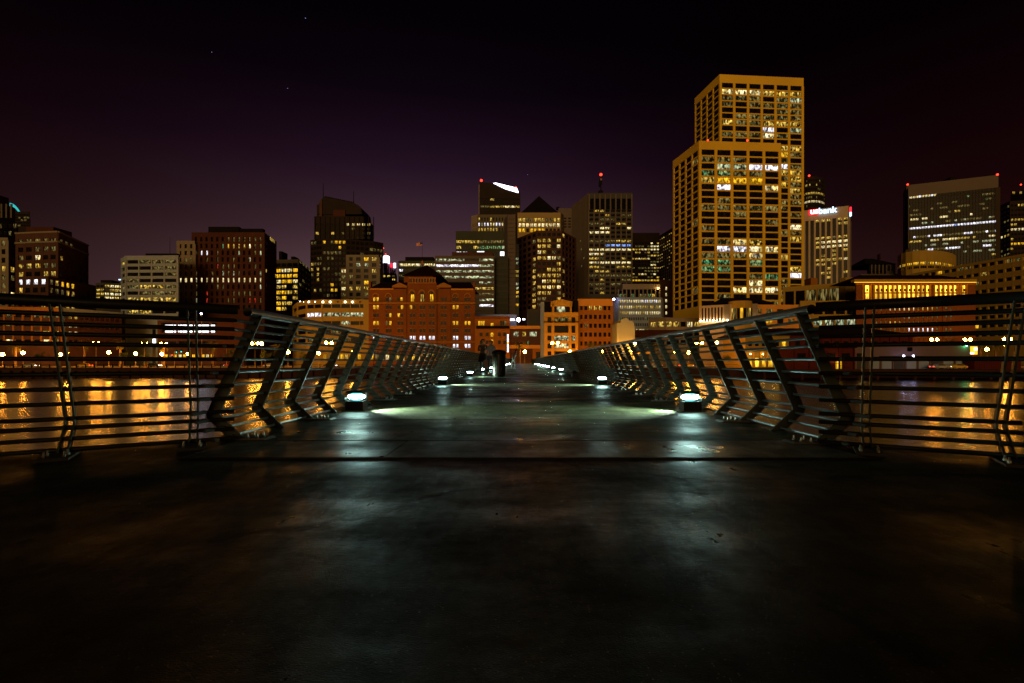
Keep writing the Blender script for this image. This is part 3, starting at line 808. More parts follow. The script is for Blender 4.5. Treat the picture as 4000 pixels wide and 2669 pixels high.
b = Bld('red_brick_wing', 'lower left wing of the red-brown tower with two window columns', [(408.7, 258), (446.5, 258)], 553.4, 258, 'brick_red', depth=20)
b.face(0, 3, 561, 15.55, 10, .42, .62, .5, 'beige', 'D8 d1', rowlit={5: 'b3 w1'})
b = Bld('parking_garage', 'orange-brown parking garage with white fluorescent tube strips on each level', [(372, 215), (560, 215)], 736, 215, 'glass_dark')
b.face(0, 5, 741, 14.2, 4, .93, .62, 1.2, 'brick_brown', 'D1')
for r, vv in enumerate((747.2, 761, 776.3, 791)):
    for a, c in ((379, 397), (399.5, 410), (412, 417.5), (419, 430), (433, 452), (455, 488), (489.5, 492.5)):
        if r == 2 and a < 400: continue
        m = 'sign_blue' if (r == 3 and a < 415) else 'tube_white'
        b.box('tube_light', m, a, c, vv - 1.4, vv + 1.1, 214.4, .2)
        b.box('tube_light', 'tube_white', a, c, vv + 2.2, vv + 3.0, 214.5, .2) if r == 1 else None
for k in range(11): b.pane('shop_window', 'ywybyd'[k * 5 % 6], 378 + k * 10.55, 378 + k * 10.55 + 6.54, 814, 827, 213.0)
b.box('corner_pier', 'brick_red', 497, 560, 737, None, 212.9, 1.0)
b = Bld('lit_billboard', 'upright glowing white billboard left of the parking garage', [(349.5, 196), (357.5, 196)], 756, 196, 'metal_black', depth=1.0, cat='billboard')
b.box('poster', 'tube_white', 350.3, 356.9, 778, 791, 195.8, .15); b.box('poster', 'glass_dark', 350.3, 356.9, 757, 777, 195.8, .15)

# --- yellow-lit office and arched tower
b = Bld('yellow_lit_office', 'dark office with bright yellow window bands beside the red-brown tower', [(633, 330), (684.5, 328), (712, 366)], 595.6, 328, 'dark_green')
b.face(0, 4, 604, 12.6, 9, .85, .62, .4, 'beige_dim', 'y3 w3 D2', rowlit={0: 'y1 D2', 1: 'y3 b3', 3: 'b4 y2', 5: 'b2 y2 w1'})
b.face(1, 4, 606, 12.6, 9, .8, .5, .4, 'dark_green', 'D7 d1', Y=345)
b.box('roof_plant', 'roof_dark', 640, 660, 577, 595.8, 334, 8); b.box('roof_plant', 'roof_dark', 668, 676, 589, 595.8, 335, 6)
b = Bld('arched_tower', 'dark granite tower with arched crown and two spires', [(713.7, 424), (740, 420), (794, 420), (857.6, 428), (878, 434)], 549, 420, 'dark_tower')
b.face(0, 4, 553, 12.2, 11, .8, .55, .4, 'dark_tower', 'D8 d2 w1'); b.face(1, 6, 553, 12.2, 11, .7, .55, .5, 'dark_tower', 'D9 d2 y1')
b.face(2, 6, 553, 12.2, 3, .7, .55, .5, 'dark_tower', 'D7 d1'); b.face(3, 3, 553, 12.2, 3, .7, .55, .5, 'dark_tower', 'D5 d2')
b.box('upper_shaft', 'dark_tower', 721, 857.6, 496.7, 549.3, 422, 30)
for r in range(4):
    for c in range(11):
        u = 725 + c * 11.8
        if r == 0 and c > 5: m = 'b' if c < 10 else 'w'
        else: m = pick('D14 d2 y1 w1', R)
        if 496 < 503 + r * 12.2: b.pane('window', m, u, u + 6.5, 513 + r * 10, 518.5 + r * 10, 421.9)
for c in range(13): b.box('fin', 'dark_tower', 722 + c * 11.2, 723.4 + c * 11.2, 498, 549, 421.2, .7)
b.box('mid_shaft', 'dark_tower', 727, 795, 470, 497, 425, 26)
# barrel crown
vs, fs = [], []
arc = [(727, 492), (728.5, 478), (733, 464), (739, 456), (743, 452), (812, 466), (822, 471), (829, 480), (830.6, 492)]
for y in (424, 450):
    vs += [tuple(b.at(u, v, 424) + Vector((0, y - 424, 0))) for u, v in arc]
n = len(arc)
fs = [tuple(reversed(range(n))), tuple(range(n, 2 * n))] + [(i, i + 1, n + i + 1, n + i) for i in range(n - 1)] + [(n - 1, 0, n, 2 * n - 1)]
part('barrel_crown', me('barrel_crown', vs, fs, 'dark_tower'), b.t)
for k in range(14):
    u = 745 + k * 4.9; v = 452.3 + (u - 743) / 69 * 14
    b.box('crest', 'roof_dark', u, u + 3, v - 2.2, v + 1.5, 424.5, 1.5)
b.box('crown_panel', 'brick_red', 765, 792, 482, 497.5, 423.2, .8); b.box('crown_arch', 'brick_brown', 733, 739, 459, 497, 423.1, .8)
b.mast(741.8, 420, 456, 426, .9); b.mast(811.5, 439, 468, 426, .9)
b = Bld('white_midrise', 'cream midrise with square dark windows in front of the arched tower', [(795.8, 350), (868, 350), (872, 366)], 585.5, 350, 'glass_dark')
b.face(0, 4, 591, 13.5, 8, .56, .6, .5, 'beige', 'D12 d1', cells={(0, 2): 'y', (0, 3): 'w', (1, 1): 'c', (2, 3): 'w', (4, 2): 'y', (5, 0): 'w', (5, 1): 'w'})
b.box('side_wing', 'beige', 782, 796, 615, None, 352, 14)
for r in range(5): b.pane('window', 'b' if r in (0, 3) else 'd', 784, 793, 619 + r * 13.5, 626 + r * 13.5, 351.9)
b = Bld('floodlit_mast_tower', 'slim pale tower with floodlit white top and red beacons', [(875, 480), (909, 480)], 628, 480, 'grey_dim', cat='tower')
b.face(0, 3, 632, 8, 4, .6, .55, .4, 'grey_dim', 'D2 d2 w1')
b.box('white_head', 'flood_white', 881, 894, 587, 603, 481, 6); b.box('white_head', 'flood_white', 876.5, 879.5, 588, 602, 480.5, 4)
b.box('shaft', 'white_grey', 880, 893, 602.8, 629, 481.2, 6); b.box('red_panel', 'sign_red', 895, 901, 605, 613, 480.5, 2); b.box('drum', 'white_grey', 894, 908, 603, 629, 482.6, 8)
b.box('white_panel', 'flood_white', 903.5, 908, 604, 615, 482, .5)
b.mast(879.6, 571, 590, 482, .5); b.beacon(879.6, 570, 482, r=.75); b.beacon(885, 584, 482, r=.7)
b = Bld('band_lit_office', 'dark office with two bright window bands behind the brick building roof', [(915.6, 400), (1003, 400)], 599, 400, 'dark_green')
b.face(0, 9, 605.5, 12.5, 5, .93, .45, .4, 'dark_green', 'D3 d2 c1', rowlit={0: 'b4 c2', 1: 'D4 W1'})
b.box('roof_plant', 'roof_dark', 930, 1000, 590, 599.3, 404, 12)

# --- orange brick building with pavilion (centre left)
Yb = 205
b = Bld('brick_hotel', 'orange brick landmark with central pavilion, arched windows and pyramid roof', [(846, Yb), (1090, Yb)], 663, Yb, 'brick_orange', depth=26)
def brick_windows():
    cols = [863, 892, 919, 947, 969.5, 991, 1018, 1045.5, 1073]
    d = .35
    lit = {(1, 0): 'yy', (0, 0): 'yy', (2, 2): 'yD', (2, 1): 'Dy', (3, 1): 'dy', (1, 2): 'Dy', (1, 3): 'yD', (3, 0): 'yy', (1, 7): 'yy', (3, 7): 'yy', (3, 8): 'yy', (0, 2): 'Dy', (0, 6): 'yD', (0, 1): 'Dd',
           (5, 0): 'WW', (5, 1): 'Wd', (5, 3): 'WW', (5, 4): 'WW', (5, 5): 'WW', (5, 7): 'WW', (5, 8): 'WW', (6, 7): 'WW', (6, 8): 'WW'}
    rows = [687, 705, 723.5, 741.5, 759, 775.5, 794, 810]
    for r, v in enumerate(rows):
        for c, u in enumerate(cols):
            if r == 0 and c in (2, 3, 4, 5, 6): continue
            of = .75 if c in (3, 4, 5) else (.36 if c in (2, 6) else 0)
            for k, du in enumerate((-3.8, 3.8)):
                m = lit.get((r, c), 'DD')[k]
                b.pane('window', m, u + du - 2.5, u + du + 2.5, v - 4, v + 4.5, Yb - .28 - of)
                b.box('sill', 'brick_orange_trim', u + du - 3.2, u + du + 3.2, v + 4.6, v + 5.5, Yb - .5 - of, .4)
                b.box('lintel', 'brick_orange_trim', u + du - 3.0, u + du + 3.0, v - 5.3, v - 4.1, Yb - .45 - of, .4)
    # piers of brickwork stand proud between the window columns
    edges = [846] + [(a + c) / 2 for a, c in zip(cols[:-1], cols[1:])] + [1090]
    for c, u in enumerate(cols):
        for a, e in ((edges[c], u - 6.6), (u + 6.6, edges[c + 1])):
            b.box('brick_pier', 'brick_orange', a, e, 676, None, Yb - .30, .28)
    for v0_, v1_ in ((694, 697.5), (784, 786.5)):
        b.box('string_course', 'brick_orange_trim', 845.5, 1090.5, v0_, v1_, Yb - 1.4, 1.35)
brick_windows()
b.box('wing_band', 'brick_orange', 846, 925, 663, 676.1, Yb - .32, .3); b.box('wing_band', 'brick_orange', 1012, 1090, 663, 676.1, Yb - .32, .3)
b.box('eave', 'orange_trim', 849, 903, 661.5, 665, Yb - 1.1, 1.1); b.box('eave', 'orange_trim', 1035, 1086, 662.5, 666, Yb - 1.1, 1.1)
def hip(bd, name, u0, u1, vb, vt, Y, dep, m, inset):
    z0, z1 = Z(vb, Y), Z(vt, Y + dep / 2); x0, x1 = X(u0, Y), X(u1, Y)
    i = inset * Y / FU; ym = Y + dep / 2
    vs = [(x0, Y, z0), (x1, Y, z0), (x1, Y + dep, z0), (x0, Y + dep, z0), (x0 + i, ym, z1), (x1 - i, ym, z1)]
    vs = [tuple(Vector(v) - bd.o) for v in vs]
    return part(name, me(name, vs, [(0, 1, 5, 4), (1, 2, 5), (2, 3, 4, 5), (3, 0, 4), (3, 2, 1, 0)], m), bd.t)
hip(b, 'wing_roof', 847, 930, 662, 648, Yb - 1.3, 18, 'roof_red', 14); hip(b, 'wing_roof', 1008, 1089, 662, 648, Yb - 1.3, 18, 'roof_red', 14)
for k in range(20): b.pane('shop_window', 'ywybyd'[k * 5 % 6], 850 + k * 11.80, 850 + k * 11.80 + 7.32, 814, 827, 203.4)
b.box('chimney', 'brick_orange', 846, 851, 646, 662, Yb + 1, 2); b.box('chimney', 'brick_orange', 1085, 1090, 648, 662, Yb + 1, 2)
for uc in (918, 1019):
    b.box('gable_bay', 'brick_orange', uc - 15, uc + 15, 660, None, Yb - .6, .28)
    x0, x1, xm = X(uc - 17, Yb), X(uc + 17, Yb), X(uc, Yb)
    vs = []
    for y in (Yb - .9, Yb + 3): vs += [(x0, y, Z(661, Yb)), (x1, y, Z(661, Yb)), (x1, y, Z(657, Yb)), (xm, y, Z(649.5, Yb)), (x0, y, Z(657, Yb))]
    vs = [tuple(Vector(v) - b.o) for v in vs]
    part('gable', me('gable', vs, [(0, 1, 2, 3, 4), (9, 8, 7, 6, 5), (0, 5, 6, 1), (1, 6, 7, 2), (2, 7, 8, 3), (3, 8, 9, 4), (4, 9, 5, 0)], 'brick_orange_trim'), b.t)
    for k, m in ((-3.8, 'D'), (3.8, 'y' if uc < 950 else 'D')): b.pane('window', m, uc + k - 2.6, uc + k + 2.6, 683, 691, Yb - .64)
# pavilion
b.box('pavilion', 'brick_orange', 935, 1002, 648, None, Yb - 1.0, 1.0)
b.box('pavilion', 'brick_orange', 927, 1010, 632, 648.2, Yb - 1.4, 17)
b.box('pavilion_cornice', 'brick_orange_trim', 936, 1001, 648.5, 651, Yb - 1.9, .9)
for k in range(9):
    u = 943.5 + k * 6.4
    b.pane('loggia_window', 'D', u - 1.8, u + 1.8, 640, 648, Yb - 1.46); b.box('loggia_post', 'brick_orange_trim', u + 1.9, u + 4.4, 638.5, 648, Yb - 1.9, .45)
b.box('loggia_head', 'brick_orange_trim', 938, 1000, 637, 639.5, Yb - 1.95, .5)
hip(b, 'pyramid_roof', 923, 1014, 632.5, 609, Yb - 3, 20, 'roof_red', 43)
part('finial', tube_mesh('finial', [tuple(b.at(969.3, 609.5, Yb + 7)), tuple(b.at(969.3, 604, Yb + 7)), tuple(b.at(969.3, 602, Yb + 7)), tuple(b.at(969.3, 598, Yb + 7))], .5, 'brick_orange_trim', 8, radii=[.9, .45, .6, .1]), b.t)
for u, m in ((947, 'y'), (969.5, 'w'), (991, 'y')):
    b.pane('arched_window', m, u - 3.8, u + 3.8, 676, 692, Yb - 1.1)
    vs = [tuple(b.at(u, 675, Yb - 1.12))]
    for k in range(9):
        a = math.pi * k / 8; vs.append(tuple(b.at(u + 4.2 * math.cos(a), 675 - 5.5 * math.sin(a), Yb - 1.12)))
    part('arch_light', me('arch_light', vs, [(0, i, i + 1) for i in range(1, 9)], 'glass_dark'), b.t)
    ring, rf = [], []
    for k in range(13):
        a = math.pi * k / 12
        for rr_, rz_ in ((5.2, 6.5), (8.0, 9.8)):
            for y in (Yb - 1.35, Yb - 1.02): ring.append(tuple(b.at(u + rr_ * math.cos(a), 675 - rz_ * math.sin(a), Yb) + Vector((0, y - Yb, 0))))
    for k in range(12):
        a = k * 4; c = a + 4; rf += [(a, a + 2, c + 2, c), (a + 2, a + 3, c + 3, c + 2), (a, c, c + 1, a + 1)]
    part('arch_ring', me('arch_ring', ring, rf, 'brick_orange_trim'), b.t)
    b.box('mullion', 'roof_dark', u - .5, u + .5, 675, 692, Yb - 1.25, .1)
for u in (863, 892, 1045.5, 1073):
    ring, rf = [], []
    for k in range(11):
        a = math.pi * k / 10
        for rr_, rz_ in ((6, 7), (8, 9.5)):
            for y in (Yb - .5, Yb - .2): ring.append(tuple(b.at(u + rr_ * math.cos(a), 682 - rz_ * math.sin(a), Yb) + Vector((0, y - Yb, 0))))
    for k in range(10):
        a = k * 4; c = a + 4; rf += [(a, a + 2, c + 2, c), (a + 2, a + 3, c + 3, c + 2), (a, c, c + 1, a + 1)]
    part('arch_ring', me('arch_ring', ring, rf, 'brick_orange_trim'), b.t)
fl = thing('flag', 'small flag flying from the pole on the brick building roof', 'flag', (X(969, Yb + 7), Yb + 7, Z(602, Yb)))
part('pole', tube_mesh('flag_pole', [(0, 0, -1), (0, 0, Z(545, Yb) - Z(602, Yb))], .07, 'roof_dark', 6), fl)
zf = Z(547, Yb) - Z(602, Yb)
for k in range(7):
    vs = []; w = 2.6
    for i in range(9):
        x = -w * i / 8; y = .18 * math.sin(i * 1.1); vs += [(x, y, zf - k * .21 - .25 * i / 8), (x, y, zf - (k + 1) * .21 - .25 * i / 8)]
    part('stripe', me('stripe', vs, [(2 * i, 2 * i + 1, 2 * i + 3, 2 * i + 2) for i in range(8)], 'flag_red' if k % 2 == 0 else 'flag_white'), fl)
vs = []
for i in range(4):
    x = -2.6 * i / 8; y = .18 * math.sin(i * 1.1); vs += [(x, y - .03, zf - .25 * i / 8 + .01), (x, y - .03, zf - .84 - .25 * i / 8)]
part('canton', me('canton', vs, [(2 * i, 2 * i + 1, 2 * i + 3, 2 * i + 2) for i in range(3)], 'flag_blue'), fl)

# --- curved pale building left of the hotel
b = Bld('curved_office', 'low tan office with curved left end and round lamps along its parapet', [(674, 252), (684, 236), (705, 228), (740, 225), (848, 225)], 688, 225, 'glass_dark')
for i, nc in ((0, 1), (1, 1), (2, 2), (3, 5)):
    b.face(i, nc, 698.5, 19.5, 5, .93, .45, .5, 'ochre_wall', 'D2 d1', rowlit={0: 'D6 B.4 c.5', 1: 'c4 W2', 2: 'c2 D2', 3: 'D2 d2'})
for u, y in ((689, 234), (698, 230), (709, 227), (724, 226), (741, 224.2), (757.5, 224.2), (792, 224.2), (809, 224.2)):
    b.beacon(u, 693.3, y, 'white_lamp', .42, 'parapet_lamp')
for u in (775, 826): b.beacon(u, 693.3, 224.2, 'glass_dark', .42, 'parapet_lamp')
for k in range(9): b.pane('shop_window', 'ywybyd'[k * 5 % 6], 742 + k * 10.00, 742 + k * 10.00 + 6.20, 814, 827, 223.9)
b.box('end_pier', 'ochre_wall', 834, 848, 688, None, 224.2, .9)

# --- centre group
b = Bld('banded_office', 'pale banded office with long lit windows to the right of the brick pavilion', [(1000, 300), (1133, 300)], 587.6, 300, 'glass_dark')
b.face(0, 4, 594.5, 13.05, 11, .97, .42, .5, 'beige_dim' if False else 'concrete_tan', 'd2 c3 D2', rowlit={1: 'c3 W2', 3: 'g1 w2 c2', 5: 'w3', 7: 'W3 c1', 8: 'W2 c2'})
b.box('roof_strip', 'brick_brown', 1037, 1134, 578.6, 587.8, 302, 14)
b = Bld('green_glass_wing', 'dark glass wing with green tinted windows beside the pale banded office', [(1132.6, 306), (1165, 306)], 589, 306, 'dark_green')
b.face(0, 3, 592, 13.3, 11, .93, .6, .3, 'grey_dim', 'd2 c2 D2 w1', rowlit={2: 'y3 w1', 0: 'c2 b1', 8: 'g1 c2'})
b = Bld('green_top_tower', 'dark green glass block rising behind the pale banded office', [(1047, 340), (1165, 340)], 531, 340, 'dark_green')
b.face(0, 9, 552, 13, 3, .93, .5, .3, 'dark_green', 'D3 g1 d1', rowlit={0: 'd3 w2 g1', 1: 'D2 w2 g1 c1', 2: 'D3 W1'})
b.box('white_lit_bay', 'tube_white', 1095, 1111, 577, 587, 339.3, .3); b.box('white_lit_bay', 'tube_white', 1148, 1163, 578, 587, 339.3, .3)
b = Bld('concrete_shaft', 'blank tan concrete lift shaft standing between dark glass and brown tower', [(1157, 322), (1165, 311), (1183, 310)], 492, 310, 'concrete_tan', depth=16)
for k in range(24): b.box('shaft_panel', 'concrete_tan', 1165.3, 1182.7, 494 + k * 9.6, 502.8 + k * 9.6, 309.85, .12)
b.box('glass_edge', 'glass_dark', 1183, 1191, 560, None, 312, 6)
for r in range(13): b.pane('window', pick('D2 c2 w1 y1', R), 1184, 1190, 592 + r * 9.6, 597 + r * 9.6, 311.9)
b = Bld('slant_top_tower', 'slim dark tower with glowing slanted roof edge and red beacons', [(1101, 520), (1193.3, 520)], 443, 520, 'dark_tower', depth=30)
b.face(0, 8, 456, 8.3, 4, .85, .55, .4, 'dark_tower', 'D5 d1', rowlit={1: 'D1', 2: 'd1 w3 b1', 0: 'D6 w1'})
zz = [Z(v, 520) - b.zb for v in (418, 420, 442.9)]
xs = [X(u, 520) - b.o.x for u in (1101, 1125, 1193.3)]
y0_ = 520 - b.o.y
vs = []
for y in (y0_ + .2, y0_ + 26):
    vs += [(xs[0], y, Z(443.2, 520) - b.zb), (xs[2], y, Z(443.2, 520) - b.zb), (xs[2], y, zz[2]), (xs[1], y, zz[1]), (xs[0], y, zz[0])]
part('slanted_crown', me('slanted_crown', vs, [(0, 1, 2, 3, 4), (9, 8, 7, 6, 5), (3, 2, 7, 8), (4, 3, 8, 9), (0, 4, 9, 5)], 'dark_tower'), b.t)
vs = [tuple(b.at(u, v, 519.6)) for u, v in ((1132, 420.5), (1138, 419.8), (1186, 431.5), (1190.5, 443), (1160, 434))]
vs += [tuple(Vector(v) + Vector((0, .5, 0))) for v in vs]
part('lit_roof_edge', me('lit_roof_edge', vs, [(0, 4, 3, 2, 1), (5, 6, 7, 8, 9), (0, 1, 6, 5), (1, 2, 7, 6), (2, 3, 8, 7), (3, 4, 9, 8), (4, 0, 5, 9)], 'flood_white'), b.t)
b.box('white_edge', 'beige', 1098.5, 1101, 424, 492, 520.5, 3); b.beacon(1104.5, 414.5, 521, r=1.5); b.beacon(1183.7, 430, 519, r=.9)
b = Bld('ribbed_tower', 'pale ribbed lower tower in front of the slant-roofed tower', [(1083, 500), (1096, 495), (1170, 495)], 493, 495, 'glass_dark', depth=20)
b.face(0, 4, 500 if False else 512, 11.3, 4, .35, .7, .5, 'beige', 'D6'); b.face(1, 11, 500, 11.8, 4, .5, .62, .5, 'beige_dim', 'D3 d1', rowlit={1: 'W3 b2 c1', 2: 'w3 b1 D1', 0: 'D4 w1'})
b = Bld('pyramid_roof_tower', 'tan tower with dark pyramid roof and a bright yellow top floor row', [(1188.8, 430), (1286, 430), (1292, 436)], 488.7, 430, 'glass_dark')
b.face(0, 11, 501, 12, 3, .68, .68, .5, 'gold_tan', 'D4 d1', rowlit={0: 'w3 d2 D2', 1: 'b3 y4', 2: 'D3 y1'}, cells={(1, c): 'b' for c in range(11)})
b.face(1, 1, 501, 12, 3, .4, .6, .5, 'concrete_tan', 'D1')
hip(b, 'pyramid_roof', 1195, 1282, 489, 450.5, 431, 34, 'roof_dark', 43)
b = Bld('far_tan_block', 'plain tan block peeping between pyramid roof and ribbed tower', [(1282, 560), (1312, 560)], 478.6, 560, 'concrete_tan')
b.face(0, 3, 500, 6.5, 4, .6, .5, .3, 'concrete_tan', 'D4 w1'); b.box('roof_plant', 'roof_dark', 1276, 1284, 475, 479, 562, 6)
b = Bld('brown_octagon_tower', 'brown many-sided tower with rows of yellow office windows in the centre', [(1189, 350), (1232, 330), (1288, 330), (1320, 350)], 530, 330, 'glass_dark')
b.face(0, 4, 542, 13.4, 13, .68, .58, .4, 'brick_brown', 'D3 d2 w3', Y=338); b.face(1, 5, 535, 13.4, 13, .72, .58, .4, 'brick_brown', 'D2 d2 w3 b1', rowlit={0: 'D4', 1: 'D4 w1', 4: 'w3 b2 d1', 6: 'D1 w2', 9: 'w3 b2'})
b.face(2, 4, 542, 13.4, 13, .68, .58, .4, 'brick_brown', 'D3 d2 w3', Y=338)
y2 = YR(443.7, 400, 474)
b = Bld('ribbed_tower', 'tall grey-brown ribbed tower with rooftop mast right of centre', [(1312.6, y2), (1350.8, 400), (1449.7, 400)], 443.7, 400, 'glass_dark')
b.face(0, 11, 470, 10, 1, .35, 23, .8, 'concrete_tan', 'D8 w1', cull=False) if False else None
A, B_ = b.P[0], b.P[1]; e = B_ - A; ang = math.atan2(e.y, e.x)
for k in range(14):
    c = A + e * ((k + .5) / 14); c.z = (b.zt + b.zb) / 2
    part('rib', cube('concrete_tan'), b.t, tuple(c - b.o), ang, (e.length / 14 * .55, .9, b.zt - b.zb))
for (f_, vv) in ((.55, 563), (.75, 605), (.62, 620), (.6, 583)):
    c = A + e * f_ ; c.z = Z(vv, 430); part('window', quad('d'), b.t, tuple(c - b.o + Vector((-.3, -.6, 0))), ang, (2.2, 1, 1.6))
rl = {4: 'D3 b2 d1', 5: 'b3 D1', 6: 'D3 w1', 7: 'w2 d1', 8: 'B3', 9: 'b3 d1', 10: 'D2 b1', 12: 'b4', 13: 'w2 d1 D1', 14: 'w3 D1', 15: 'd3 w1'}
b.face(1, 8, 482, 9.9, 20, .76, .52, .6, 'grey_dim', 'D5 d1 w1', rowlit=rl, colmat='concrete_tan', cells={(8, 0): 'D', (8, 1): 'D', (5, 0): 'b', (5, 1): 'b', (5, 2): 'b', (5, 3): 'b', (5, 5): 'D', (5, 6): 'D', (5, 7): 'D', (9, 1): 'b', (9, 2): 'b', (9, 3): 'b'})
for c in range(8): b.pane('louvre', 'glass_dark', 1354 + c * 12.2, 1363 + c * 12.2, 456, 480.5, 399.0)
for c in range(9): b.box('rib_head', 'concrete_tan', 1350.8 + c * 12.2, 1354 + c * 12.2, 446, 482, 398.6, .5)
b.mast(1379, 402, 444, 410, 1.4); b.box('mast_cabinet', 'roof_dark', 1376, 1382, 409, 422, 409.4, 2); b.box('mast_dish', 'beige', 1377.5, 1381.5, 409.5, 414, 409.0, .4); b.box('mast_cabinet', 'roof_dark', 1374.5, 1378, 418, 428, 409.5, 1.5)
b.box('mast_foot', 'roof_dark', 1373, 1384, 437, 444.2, 409, 4); b.beacon(1379, 401, 410, r=1.3)
b = Bld('dotted_dark_tower', 'black tower dotted with small yellow lights behind the ribbed tower', [(1450, 470), (1513, 470)], 534.8, 470, 'dark_tower')
b.face(0, 9, 557, 7.1, 13, .75, .5, .3, 'dark_tower', 'D3 w2 d2 b1', rowlit={2: 'b3 w1', 12: 'y2 w1'})
b = Bld('slanted_slab', 'narrow dark slab with vertical ribs left of the golden towers', [(1510, YR(521, 520, 543.8)), (1548, 520)], 521, 520, 'dark_tower')
b.face(0, 9, 541, 7.4, 16, .6, .4, .5, 'dark_tower', 'D5 d2 w1', colmat='concrete_tan', Y=540)
b = Bld('slim_brown_shaft', 'slim brown shaft with one vertical string of lights left of the golden towers', [(1512, 330), (1548, 330)], 643, 330, 'brick_brown')
for k in range(8): b.pane('window', 'b', 1527.3, 1530.7, 659 + k * 14, 666 + k * 14, 329.8); b.box('light_string', 'beige_dim', 1526, 1527, 648, 760, 329.6, .3)

b = Bld('white_hexagon_office', 'white low office with rows of small bright windows and set-back roof', [(1403, 268), (1418, 260), (1516, 260), (1520, 264)], 683, 260, 'glass_dark')
b.face(0, 2, 690, 13.4, 6, .3, .5, .4, 'white_grey', 'D3'); b.face(1, 24, 688.5, 13.4, 6, .55, .5, .4, 'white_grey', 'w2 b2 d2', rowlit={0: 'W2 b5', 1: 'w3 b1 d1', 2: 'w3 b2', 3: 'D5 g1', 4: 'D1'}); b.face(2, 1, 690, 13.4, 6, .3, .5, .4, 'white_grey', 'D1')
b.box('penthouse', 'glass_dark', 1418, 1514, 664, 683.3, 264, 14); b.box('penthouse_roof', 'beige', 1416, 1515, 652, 664.2, 263, 16)
for c in range(11):
    b.box('penthouse_column', 'beige', 1418 + c * 9.5, 1420.3 + c * 9.5, 664, 683, 263.2, .6)
    if c < 10: b.pane('window', pick('D2 g1 d1 w1', R), 1420.6 + c * 9.5, 1427 + c * 9.5, 675, 682, 263.8)
b.beacon(1408.5, 687.5, 257, 'cool_lamp', .55, 'floodlight'); b.beacon(1510.5, 662, 262, 'sodium_far', .28, 'roof_lamp')
b = Bld('orange_office', 'flat orange office with seven columns of small dark square windows', [(1328, 205), (1404, 205)], 686.5, 205, 'glass_dark')
b.face(0, 7, 702.5, 20.3, 6, .62, .48, .45, 'orange_wall', 'D9 d1', top='orange_trim', cells={(0, 2): 'w', (2, 1): 'd'}, endw=1.2)
b = Bld('gabled_office', 'yellow office with gabled centre bay and pilasters near the pier end', [(1249, 200), (1327, 200)], 717, 200, 'glass_dark')
b.face(0, 1, 757 if False else 719.5, 200, 1, .98, .01, .4, 'yellow_wall', 'D1') if False else None
Yg = 200
for v in (717, 741, 764, 782, 800, 816):
    b.box('floor_band', 'yellow_wall', 1249, 1327, v, v + (11 if v == 717 else 6.5), Yg - .75, .75)
for u0_, u1_ in ((1249, 1256.5), (1265.5, 1272), (1305, 1311.5), (1320.5, 1327)):
    b.box('pilaster', 'yellow_wall', u0_, u1_, 728, None, Yg - 1.0, 1.0)
b.box('cornice', 'roof_dark', 1248, 1328, 738, 740, Yg - 1.6, 1.5)
for r, v in enumerate((728.5, 748, 771, 789, 807)):
    h = (11.5, 15, 10.5, 10.5, 9)[r]
    for u0_, u1_, m in ((1257, 1265, 'D'), (1272.5, 1304.5, 'dDcbD'[r]), (1312, 1320, 'DDcDD'[r])):
        b.pane('window', m, u0_, u1_, v, v + h, Yg - .15)
    for k in range(1, 6): b.box('mullion', 'roof_dark', 1272.5 + k * 5.3, 1273 + k * 5.3, v, v + h, Yg - .25, .08)
b.box('gable_wall', 'yellow_wall', 1265, 1272, 694, 717.3, Yg - .6, 6); b.box('gable_wall', 'yellow_wall', 1305, 1312, 694, 717.3, Yg - .6, 6)
vs = []
for y in (Yg - .6, Yg + 6): vs += [tuple(Vector((X(u, Yg), y, Z(v, Yg))) - b.o) for u, v in ((1264, 704), (1313, 704), (1313, 693), (1288, 687), (1264, 693))]
part('gable', me('gable', vs, [(0, 1, 2, 3, 4), (9, 8, 7, 6, 5), (0, 5, 6, 1), (1, 6, 7, 2), (2, 7, 8, 3), (3, 8, 9, 4), (4, 9, 5, 0)], 'yellow_wall'), b.t)
b.box('gable_core', 'glass_dark', 1272, 1305, 703, 717.3, Yg + .2, 5); b.pane('gable_window', 'c', 1278, 1297, 704, 716.5, Yg + .1)
b.box('attic', 'roof_dark', 1249, 1264.5, 693, 717.3, Yg + 1.5, 8); b.box('attic', 'roof_dark', 1312.5, 1327, 690, 717.3, Yg + 1.5, 8); b.box('white_chimney', 'white_grey', 1241, 1249, 693, None, Yg + 1, 6)
b = Bld('low_dark_block', 'low dark building with cornice and lit strip windows between hotel and gabled office', [(1170, 206), (1248, 206)], 750, 206, 'brick_brown')
b.box('cornice', 'orange_trim', 1169, 1248, 748, 755, 204.6, 1.5)
for u0_, u1_, v_, m in ((1178, 1190, 762, 'c'), (1199, 1207, 762, 'w'), (1216, 1231, 762, 'c'), (1210, 1214, 783, 'g')): b.pane('window', m, u0_, u1_, v_, v_ + 10, 205.7)
b.box('lower_cornice', 'orange_trim', 1168, 1248, 792, 800, 204.4, 1.7); b.box('arcade', 'orange_wall', 1222, 1247, 800, None, 204.8, 1.2); b.pane('doorway', 'D', 1230, 1240, 808, 827, 204.7)
b.beacon(1190, 734, 216, 'cool_lamp', .9, 'floodlight')
b.box('floodlight_bar', 'flood_white', 1171, 1181, 732, 736, 215.6, .4); b.box('floodlight_bar', 'flood_white', 1199, 1205, 731.5, 734.5, 215.6, .4)
b.box('roof_hall', 'white_grey', 1090, 1185, 722, 748, 228, 10); b.box('roof_tank', 'grey_dim', 1210, 1241, 710, 748, 214, 8)
b = Bld('corner_inn', 'small orange three-storey inn with wooden bay windows adjoining the brick hotel', [(1090, 204), (1170, 204)], 728, 204, 'orange_wall', depth=20)
